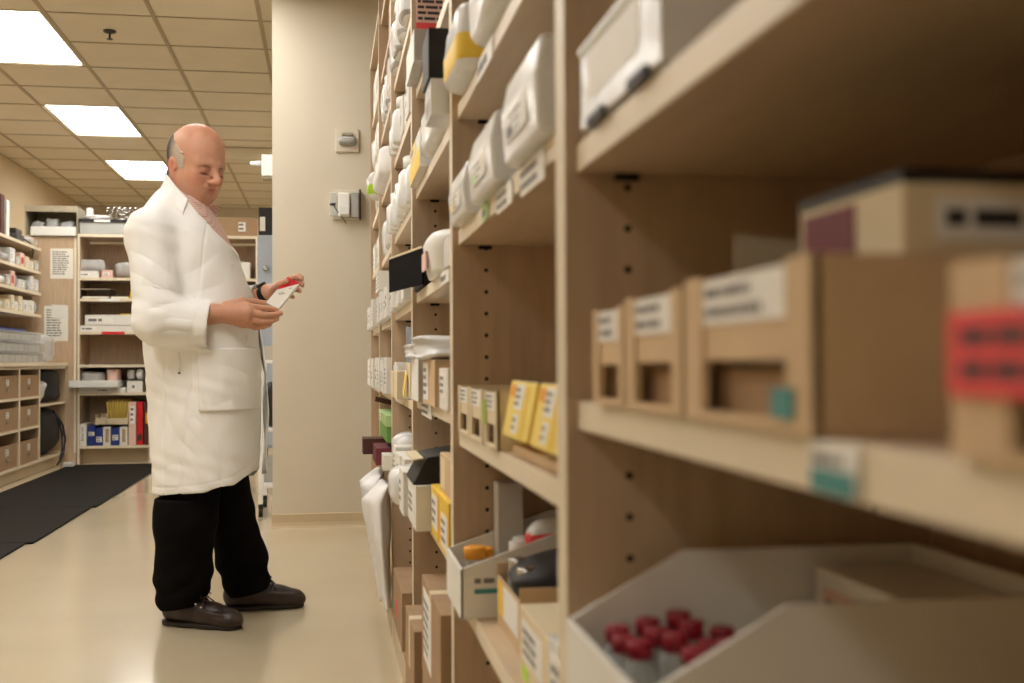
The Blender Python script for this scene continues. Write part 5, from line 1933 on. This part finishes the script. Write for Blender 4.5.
# shirt collar wings: the far one stands open beside the chin, the near one lies along the coat
for rows in ([[(209.5, 204, .030), (207, 209, .0), (206, 215, -.03)], [(216, 203.5, .050), (213, 212, .012), (210, 220, -.022)], [(222, 203.5, .060), (219, 212, .025), (214, 225, -.012)]],
             [[(181, 188.5, -.078), (190, 197.5, -.086), (201, 208, -.072)], [(179.5, 193, -.088), (189, 203, -.096), (202, 215, -.084)], [(179, 198, -.094), (189, 208.5, -.102), (204.5, 222, -.092)]]):
    m = MB()
    vv_ = [Q(*p) for r_ in rows for p in r_]
    m.grid(vv_, [(i * 3 + j, i * 3 + j + 1, i * 3 + j + 4, i * 3 + j + 3) for i in (0, 1) for j in (0, 1)])
    o = m.build('shirt_collar', 'shirt_stripes', shirt)
    so = o.modifiers.new('thick', 'SOLIDIFY')
    so.thickness = .003
    sb = o.modifiers.new('round', 'SUBSURF')
    sb.levels = sb.render_levels = 2

# ---------------------------------------------------------------- lab coat
HEMP = [(148, 489), (165, 490), (180, 489.5), (222, 484.5), (245, 479), (256, 471), (262, 460)]
_ha = np.array([Q(p[0], p[1])[0] for p in HEMP])
_hz = np.array([Q(p[0], p[1])[2] for p in HEMP])
cuffR, cuffL = Q(209.5, 324, -.205), Q(260.5, 297, .060)
sE_R = Q(158.5, 321, -.235)
sW_R = Q(216, 326, -.205)
sS_R = Q(152.5, 234, -.165)
dR = nrm(sW_R - sE_R)
dL = nrm(cuffL - E_L)
zv = Q(236, 260)[2]
zn = Q(200, 196)[2]
cA = (Q(140, 250)[0] + Q(236, 250)[0]) / 2
colP, colN = Q(184, 196.0, -.085), nrm(np.array((1.12, .12, 1.0)))


def vee(x, y, z, extra=0.0):
    """signed: negative inside the neck opening of the coat"""
    sft = (x - .07) * lb[0] + (y + .013) * lb[1]
    w = .092 * np.clip((z - zv) / (zn - zv), -2, 1.3) + extra
    return np.maximum(np.abs(sft) - w, (cA + .03) - x)


CG = SDF((-.36, -.37, Q(200, 494)[2]), (.30, .30, 1.66), .0036)
lo_, hi_ = np.array((-.36, -.37, CG.lo[2])), np.array((.30, .30, 1.66))
CG.op(f_torso, lo_, hi_, 0, 'u', 0)


def sleeve(x, y, z, S, Em, Wc, r, cut, dr, off=0.0):
    d = f_cap(x, y, z, S, Em, r[0] + off, r[1] + off)
    d = smin(d, f_cap(x, y, z, Em, Wc, r[1] + off, r[2] + off), .03)
    pl = (x - cut[0]) * dr[0] + (y - cut[1]) * dr[1] + (z - cut[2]) * dr[2]
    return np.maximum(d, pl) if off == 0 else d


rR, rL = (.083, .078, .073), (.084, .070, .050)
CG.op(lambda x, y, z: sleeve(x, y, z, sS_R, sE_R, sW_R, rR, cuffR, dR), lo_, hi_, .022, 'u', 0)
CG.op(lambda x, y, z: sleeve(x, y, z, S_L, E_L, Q(270, 292, .045), rL, cuffL, dL), lo_, hi_, .02, 'u', 0)
CG.cap(Q(173, 208, -.045), sS_R + np.array((0, 0, -.004)), .064, .080, .05)
CG.cap(Q(187, 210, .06), S_L, .060, .078, .05)
outer = CG.d.copy()
sl, x, y, z = CG.block(lo_, hi_)
hemz = np.interp(x, _ha, _hz)
inner = np.minimum(f_torso(x, y, z) + .010, np.maximum(.002 - f_torso(x, y, z), np.minimum(sleeve(x, y, z, sS_R, sE_R, sW_R + dR * .06, rR, cuffR, dR, -.007), sleeve(x, y, z, S_L, E_L, Q(272, 290, .045), rL, cuffL, dL, -.007))))
d = np.maximum(outer, -inner)
hemcut = hemz - z
colcut = (x - colP[0]) * colN[0] + (y - colP[1]) * colN[1] + (z - colP[2]) * colN[2]
shell = np.maximum(d, hemcut)
shell = np.maximum(shell, colcut)
V_ = vee(x, y, z)
shell = np.maximum(shell, -V_)
CG.d = shell.astype(np.float32)
cv, cf = surface_nets(CG.d, CG.lo, CG.h)
cv = relax(cv, cf, 2)
cn = vnormals(cv, cf)


def crease(t):
    # rounded swells with sharp valleys between them
    return np.abs(np.sin(t * .5)) ** .7 - .6


def folds(p):
    x, y, z = p[:, 0], p[:, 1], p[:, 2]
    out = np.zeros(len(p))
    arm = np.clip((-.10 - y) / .05, 0, 1)
    # elbow: creases sweeping back from the crook of the arm
    cr = Q(190, 301, -.30)
    rx, rz = x - cr[0], z - cr[2]
    ang = np.arctan2(rz, -rx)
    rr = np.sqrt(rx * rx + rz * rz)
    on = np.exp(-((rr - .105) / .05) ** 2) * arm * np.exp(-((ang - .10) / .62) ** 2)
    out += .0080 * on * crease(ang * 11.0 + 16 * rr)
    # upper sleeve: slanting drags
    c2 = Q(150, 268, -.25)
    w2 = np.exp(-(((x - c2[0]) / .07) ** 2 + ((z - c2[2]) / .09) ** 2)) * arm
    out += .0046 * w2 * crease((z + x * .70) * 88 + 2 * np.sin(x * 16))
    # forearm: long creases along the sleeve
    c3 = Q(180, 330, -.25)
    w3 = np.exp(-(((x - c3[0]) / .05) ** 2 + ((z - c3[2]) / .06) ** 2)) * arm
    out += .0045 * w3 * crease((z - x * .25) * 150 + 2 * np.sin(x * 30))
    # hollow behind the sleeve, then drag lines from the armpit over the chest
    c4 = Q(203, 268, -.18)
    w4 = np.exp(-(((x - c4[0]) / .075) ** 2 + ((z - c4[2]) / .11) ** 2))
    out += .0038 * w4 * crease((x * .62 - z * 1.0) * 66 + 2.2 * np.sin(z * 14 + x * 9))
    c6 = Q(180, 235, -.20)
    w6 = np.exp(-(((x - c6[0]) / .06) ** 2 + ((z - c6[2]) / .06) ** 2))
    out += .0018 * w6 * crease((x * .9 - z * .5) * 70)
    # skirt: long soft vertical flutes growing towards the hem
    zt = Q(200, 340)[2]
    w5 = np.clip((zt - z) / .45, 0, 1)
    out += w5 * .0062 * crease(x * 46 + 2.6 * np.sin(z * 7 + 1) + y * 11)
    # small crumples all over the skirt
    w7 = np.clip((zt + .05 - z) / .15, 0, 1)
    out += w7 * .0030 * crease(z * 75 + x * 42 + 3.2 * np.sin(x * 21 + z * 9)) * (.5 + .5 * np.sin(x * 24 - z * 17))
    out += .0020 * np.sin(x * 55 + z * 37 + 2 * np.sin(z * 23)) * np.sin(z * 41 - x * 20)
    # side seam
    sx = Q(180, 420)[0]
    out -= .0022 * np.exp(-((x - sx) / .0042) ** 2) * (z < Q(200, 350)[2]) * (y < 0)
    # stitched hem band
    hz = np.interp(x, _ha, _hz)
    out -= .0016 * np.exp(-((z - hz - .026) / .003) ** 2) * (y < .05)
    # cuff stitching
    cu = (p - cuffR) @ dR
    out -= .0018 * np.exp(-((cu + .045) / .0035) ** 2) * (y < -.12)
    return out


cv = cv + cn * folds(cv)[:, None]
coat = np_mesh('lab_coat', cv, cf, 'coat_cotton', man)
coat['label'] = 'long white cotton lab coat'


def coat_shell(name, region, t0, t1, mats, lo, hi, h=.0036, label=None):
    g_ = SDF(lo, hi, h)
    s_, x, y, z = g_.block(lo, hi)
    base_ = f_torso(x, y, z)
    a_ = sleeve(x, y, z, sS_R, sE_R, sW_R, rR, cuffR, dR)
    base_ = smin(base_, a_, .022)
    dd = np.maximum(base_ - t1, t0 - base_)
    g_.d[s_] = np.maximum(dd, region(x, y, z))
    v_, f_ = surface_nets(g_.d, g_.lo, g_.h)
    v_ = relax(v_, f_, 1)
    v_, f_ = biggest(v_, f_)
    n_ = vnormals(v_, f_)
    v_ = v_ + n_ * 0 + (np.stack([np.zeros(len(v_)), np.sign(v_[:, 1]), np.zeros(len(v_))], 1) * folds(v_)[:, None])
    o_ = np_mesh(name, v_, f_, mats, coat)
    if label:
        o_['label'] = label
    return o_


# patch pocket on the near side
pa0, pa1 = Q(199.5, 380, -.2)[0], Q(256.5, 380, -.1)[0]
pz0, pz1 = Q(225, 411, -.2)[2], Q(225, 349, -.2)[2]
coat_shell('patch_pocket', lambda x, y, z: np.maximum(np.maximum(pa0 - x, x - pa1), np.maximum(np.maximum(pz0 - z + .10 * np.maximum(0, x - pa1 + .02), z - pz1 + .035 * (pa1 - x) - .006), y + .02)),
           .001, .0075, 'coat_cotton', (pa0 - .02, -.30, pz0 - .03), (pa1 + .02, .0, pz1 + .03))
# lapels and collar, folded out along the neck opening
zc0 = Q(200, 214)[2]


def lap(side):
    def reg(x, y, z):
        sft = (x - .07) * lb[0] + (y + .013) * lb[1]
        t = np.clip((z - zv) / (zn - zv), 0, 1.4)
        wd = .010 + .075 * np.clip(t / .62, 0, 1) - .040 * np.clip((t - .66) / .02, 0, 1) + .0 * t
        w = .092 * t - .002
        s1 = sft * side
        r = np.maximum(w - s1, s1 - (w + wd))
        return np.maximum(np.maximum(r, zv - .004 - z), np.maximum((cA + .0) - x, np.maximum(colcutf(x, y, z) + .0, 0 - 1)))
    return reg


def colcutf(x, y, z):
    return (x - colP[0]) * colN[0] + (y - colP[1]) * colN[1] + (z - colP[2]) * colN[2]


for side in (-1, 1):
    coat_shell('lapel', lap(side), .0005, .0075, 'coat_cotton', (-.12, -.26, zv - .03), (.26, .26, 1.60), .0032)
coat_shell('collar', lambda x, y, z: np.maximum(np.maximum(colcutf(x, y, z) - .004, -.042 - colcutf(x, y, z)), np.maximum(x - (cA + .035), -1)), .0005, .008, 'coat_cotton', (-.20, -.20, 1.36), (.16, .20, 1.64), .0032)
# far front panel hanging open beyond the near one
m = MB()
vs, fs = [], []
NZ, NB_ = 26, 8
for i in range(NZ + 1):
    py = 322 + (474 - 322) * i / NZ
    for j in range(NB_ + 1):
        t = j / NB_
        ppx = 258.5 + 9.5 * min(1, i / 9) * (1 - .25 * (i / NZ - .6) ** 2) - 3.5 * t - (2.0 * max(0, i / NZ - .75))
        p = Q(ppx, py + 2 * t * 0, .012 + .10 * t)
        p = p + np.array((.004 * math.sin(i * .5 + 4 * t), 0, 0))
        vs.append(p)
for i in range(NZ):
    for j in range(NB_):
        a = i * (NB_ + 1) + j
        fs.append((a, a + 1, a + NB_ + 2, a + NB_ + 1))
m.grid(vs, fs)
o = m.build('front_panel', 'coat_cotton', coat)
so = o.modifiers.new('thick', 'SOLIDIFY')
so.thickness = .004
# side pocket slit with its welt and bar tack
m = MB()
sp0, sp1 = Q(179.5, 352, -.2), Q(179.8, 372, -.2)
for p in (sp0, sp1):
    yy = np.linspace(-.26, -.1, 200)
    dd = f_torso(np.full(200, p[0]), yy, np.full(200, p[2]))
    p[1] = yy[np.argmin(np.abs(dd))] - .001
m.tube([sp0, (sp0 + sp1) / 2 + np.array((.003, -.001, 0)), sp1], .0032, 8)
m.build('pocket_welt', 'coat_cotton', coat)
m = MB()
m.tube([sp1 + np.array((-.004, -.002, -.004)), sp1 + np.array((.004, -.002, -.003))], .003, 6)
m.build('pocket_tack', 'ink_grey', coat)
# front buttons on the near edge
for py in (268, 300, 338):
    p = Q(238, py, 0)
    yy = np.linspace(-.25, .0, 300)
    pxx = {268: 238, 300: 247, 338: 253}[py]
    a_ = Q(pxx, py, -.03)
    dd = f_torso(np.full(300, a_[0]), yy, np.full(300, a_[2]))
    k = int(np.argmin(np.abs(dd)))
    p = np.array((a_[0], yy[k] - .003, a_[2]))
    MB().lathe([(.006, 0), (.0085, .0015), (.0085, .003), (.006, .004)], n=16, M=Matrix.Translation(p) @ Matrix.Rotation(math.radians(55), 4, 'Z') @ Matrix.Rotation(PI / 2, 4, 'X')).build('button', 'white_plastic', coat)

# ---------------------------------------------------------------- trousers
TG = SDF((-.40, -.33, .04), (.30, .30, .62), .0040)
tz = Q(200, 440)[2]
tR0, tR1, tR2, tR3 = Q(188, 450, -.10), Q(185.5, 520, -.115), Q(183.5, 575, 0), Q(182, 598, 0)
bR = AR[1]
TR = [Q(190, 450, -.09), Q(185.5, 520, -.11), Q(183.5, 572, bR - .005), Q(181.5, 594, bR)]
bL = AL_[1]
TL = [Q(216, 450, .06), Q(230, 510, .08), Q(241.5, 557, bL), Q(247, 583, bL)]
for P_, rr in ((TR, (.118, .104, .092, .086)), (TL, (.105, .078, .086, .082))):
    for k in range(3):
        a_, b_ = P_[k], P_[k + 1]
        TG.cap(a_, b_, rr[k], rr[k + 1], .03 if k else 0)
dR_, sR_, LR_ = foot_axes(hrR, toR)
dL_, sL_, LL_ = foot_axes(hrL, toL)


def hemplane(A, d, zb, tilt):
    def fn(x, y, z):
        al = (x - A[0]) * d[0] + (y - A[1]) * d[1]
        return zb + tilt * al - z
    return fn


sl, x, y, z = TG.block((-.40, -.33, .04), (.30, .30, .62))
nearR = f_cap(x, y, z, TR[3], TR[2], .10, .12) < f_cap(x, y, z, TL[3], TL[2], .10, .12)
hc = np.where(nearR, hemplane(AR, dR_, .062, .16)(x, y, z), hemplane(AL_, dL_, .060, .20)(x, y, z))
TG.d[sl] = np.maximum(np.maximum(TG.d[sl], hc), np.maximum(z - .60, np.where(z > .44, f_torso(x, y, z) + .020, -1))).astype(np.float32)
tv, tf = surface_nets(TG.d, TG.lo, TG.h)
tv = relax(tv, tf, 2)
tn = vnormals(tv, tf)
zz_ = tv[:, 2]
amp = .0008 + .0030 * np.exp(-((zz_ - .13) / .06) ** 2)
fo = amp * np.sin(zz_ * 75 + 2.2 * np.sin(tv[:, 0] * 19 + tv[:, 1] * 15)) + .0018 * np.sin(tv[:, 0] * 34 + zz_ * 9)
tv = tv + tn * fo[:, None] * (np.abs(tn[:, 2:3]) < .8)
tr = np_mesh('trousers', tv, tf, 'trouser_wool', man)
tr['label'] = 'black trousers'


# ---------------------------------------------------------------- shoes
def shoe(h, t, lab):
    d, s, L = foot_axes(h, t)
    u = np.array((0, 0, 1.0))
    R_ = np.stack([d, s, u], 1)

    def P(f, l, z_):
        return h + d * f + s * l + u * z_
    lo = np.minimum(h, t) - np.array((.09, .09, .0)) - u * .01
    hi = np.maximum(h, t) + np.array((.09, .09, .16))
    g_ = SDF(lo, hi, .0028)
    g_.cap(P(.036, 0, .048), P(.10, 0, .046), .040, .038, 0)
    g_.cap(P(.036, 0, .068), P(.09, 0, .074), .034, .034, .02)
    g_.cap(P(.10, .002, .048), P(.19, .004, .036), .040, .042, .03)
    g_.cap(P(.09, 0, .074), P(.185, .002, .044), .032, .026, .03)
    g_.cap(P(.19, .010, .034), P(L - .042, .004, .030), .040, .036, .03)
    g_.ell(P(L - .05, .003, .028), (.052, .043, .030), R_, .02)
    # apron ridge round the toe
    pts = [P(.155, -.036, .062), P(.20, -.036, .056), P(L - .045, -.028, .050), P(L - .024, .003, .046), P(L - .045, .034, .050), P(.20, .040, .056), P(.155, .036, .062)]
    for k in range(len(pts) - 1):
        g_.cap(pts[k], pts[k + 1], .0042, .0042, .008)
    pts = [P(.172, -.030, .068), P(.175, 0, .078), P(.172, .030, .068)]
    sl_, x, y, z = g_.block(lo, hi)
    g_.d[sl_] = np.maximum(g_.d[sl_], .016 - z)
    # open throat for the ankle
    g_.op(lambda x, y, z: f_cap(x, y, z, P(.052, 0, .115), P(.10, 0, .122), .030, .028), lo, hi, .004, 's', 0)
    o_ = g_.mesh('shoe', 'shoe_leather', man, 1)
    o_['label'] = lab
    g2 = SDF(lo, hi, .0028)
    g2.cap(P(.036, 0, .010), P(.10, 0, .010), .041, .040, 0)
    g2.cap(P(.10, .0, .010), P(.19, .006, .010), .040, .045, .03)
    g2.cap(P(.19, .008, .010), P(L - .044, .004, .010), .044, .041, .03)
    sl_, x, y, z = g2.block(lo, hi)
    g2.d[sl_] = np.maximum(np.maximum(g2.d[sl_], z - .0165), .0012 - z)
    g2.mesh('sole', 'shoe_sole', o_, 1)
    m = MB()
    for k in range(3):
        f_ = .150 + .021 * k
        zt_ = .0985 - .0120 * k
        m.tube([P(f_ - .004, -.026, zt_ - .012), P(f_, -.012, zt_), P(f_ + .004, .006, zt_ + .001), P(f_ + .008, .026, zt_ - .012)], .0028, 6)
    for sg in (-1, 1):
        m.tube([P(.150, 0, .102), P(.158, sg * .016, .118), P(.168, sg * .030, .108), P(.162, sg * .020, .098), P(.152, 0, .101)], .0024, 6)
        m.tube([P(.150, 0, .102), P(.168, sg * .014, .098), P(.180, sg * .026, .084), P(.185, sg * .034, .070)], .0024, 6)
    m.build('laces', 'lace', o_)
    for sg in (-1, 1):
        for k in range(2):
            c = P(.148 + .022 * k, sg * .0305, .082 - .010 * k)
            MB().lathe([(.0038, -.002), (.0038, .002)], tuple(c), 10, M=Matrix.Rotation(PI / 2, 4, 'X')).build('eyelet', 'chrome', o_)
    return o_


shoe(hrR - foot_axes(hrR, toR)[0] * .006, toR, 'dark brown leather moccasin nearer the camera')
shoe(hrL - foot_axes(hrL, toL)[0] * .006, toL, 'dark brown leather moccasin stepping forward')

# ---------------------------------------------------------------- wristwatch on the far wrist
wa = nrm(W_L - E_L)
wc = W_L + wa * -.002
ta = nrm(np.cross(wa, np.array((0, 0, 1.0))))
tb = np.cross(wa, ta)
wr = thing('wristwatch', None, None)
wr.parent = man
m = MB()
vs, fs = [], []
n1 = 36
pr = [(-.012, .0290), (-.012, .0335), (.012, .0335), (.012, .0290)]
for k in range(n1):
    t_ = 2 * PI * k / n1
    for (al, rr) in pr:
        vs.append(wc + wa * al + (ta * math.cos(t_) + tb * math.sin(t_)) * rr)
for k in range(n1):
    for j in range(4):
        a = k * 4 + j
        b = k * 4 + (j + 1) % 4
        c = ((k + 1) % n1) * 4 + (j + 1) % 4
        d_ = ((k + 1) % n1) * 4 + j
        fs.append((a, b, c, d_))
m.grid(vs, fs, sm=False)
m.build('strap', 'black', wr)
dirw = nrm(-ta * .5 - tb * .2 + np.array((0, -.8, .3)))
dirw = nrm(dirw - wa * (dirw @ wa))
m = MB()
mt = Matrix.Translation(Vector(wc + dirw * .0325)) @ Vector(dirw).to_track_quat('Z', 'Y').to_matrix().to_4x4()
m.lathe([(.016, 0), (.018, .002), (.018, .007), (.015, .009)], n=24, M=mt)
m.build('watch_case', 'steel_dark', wr)

# ---------------------------------------------------------------- the box he reads
TLc = Q(287.4, 277.0, -.012)
uu = Q(299.8, 283.1, -.015) - TLc
vv = Q(271.2, 305.1, -.112) - TLc
vv = vv - uu * (vv @ uu) / (uu @ uu)
w_, h_ = np.linalg.norm(uu), np.linalg.norm(vv)
un, vn = uu / w_, vv / h_
nn = np.cross(un, vn)
if nn[1] > 0:
    nn = -nn
bx_ = bpy.data.objects.new('medicine_box', None)
COL.objects.link(bx_)
wm = Matrix.Translation(MO) @ Matrix.Rotation(-PSI, 4, 'Z')
lm = Matrix(((un[0], vn[0], nn[0], TLc[0]), (un[1], vn[1], nn[1], TLc[1]), (un[2], vn[2], nn[2], TLc[2]), (0, 0, 0, 1)))
bx_.matrix_world = wm @ lm
tag(bx_, 'small white box with a red end that the man holds in both hands', 'medicine box')
MB().box(0, w_, 0, h_, -.016, 0).build('box_body', 'white_card', bx_, bevel=.001)
m = MB()
m.face([(.0006, .0006, .0004), (w_ - .0006, .0006, .0004), (w_ - .0006, .004, .0004), (.0006, h_ * .50, .0004)])
m.face([(-.0003, .0006, -.0156), (-.0003, .0006, -.0004), (-.0003, h_ * .50, -.0004), (-.0003, h_ * .50, -.0156)])
m.build('red_end', 'red', bx_, fix=False)
m = MB()
strokes(m, (.012, h_ * .58, .0006), (.55, -.83, 0), (.83, .55, 0), .030, .012, 2, 1, seed=3)
strokes(m, (.030, h_ * .30, .0006), (.55, -.83, 0), (.83, .55, 0), .016, .005, 1, 1, seed=6)
m.build('print', ['label_white', 'ink_grey'], bx_)

# ------------------------------------------------------------------ world and view
w = bpy.data.worlds.new('room_air')
w.use_nodes = True
w.node_tree.nodes['Background'].inputs[0].default_value = (0.9, 0.85, 0.75, 1)
w.node_tree.nodes['Background'].inputs[1].default_value = 0.0
sc.world = w
sc.view_settings.view_transform = 'Standard'
sc.view_settings.look = 'None'
sc.view_settings.gamma = 1.0
sc.view_settings.use_curve_mapping = False
sc.view_settings.exposure = 0.0
sc.cycles.max_bounces = 10
sc.cycles.diffuse_bounces = 6
sc.cycles.transparent_max_bounces = 16
sc.cycles.use_denoising = True
sc.cycles.sample_clamp_indirect = 8
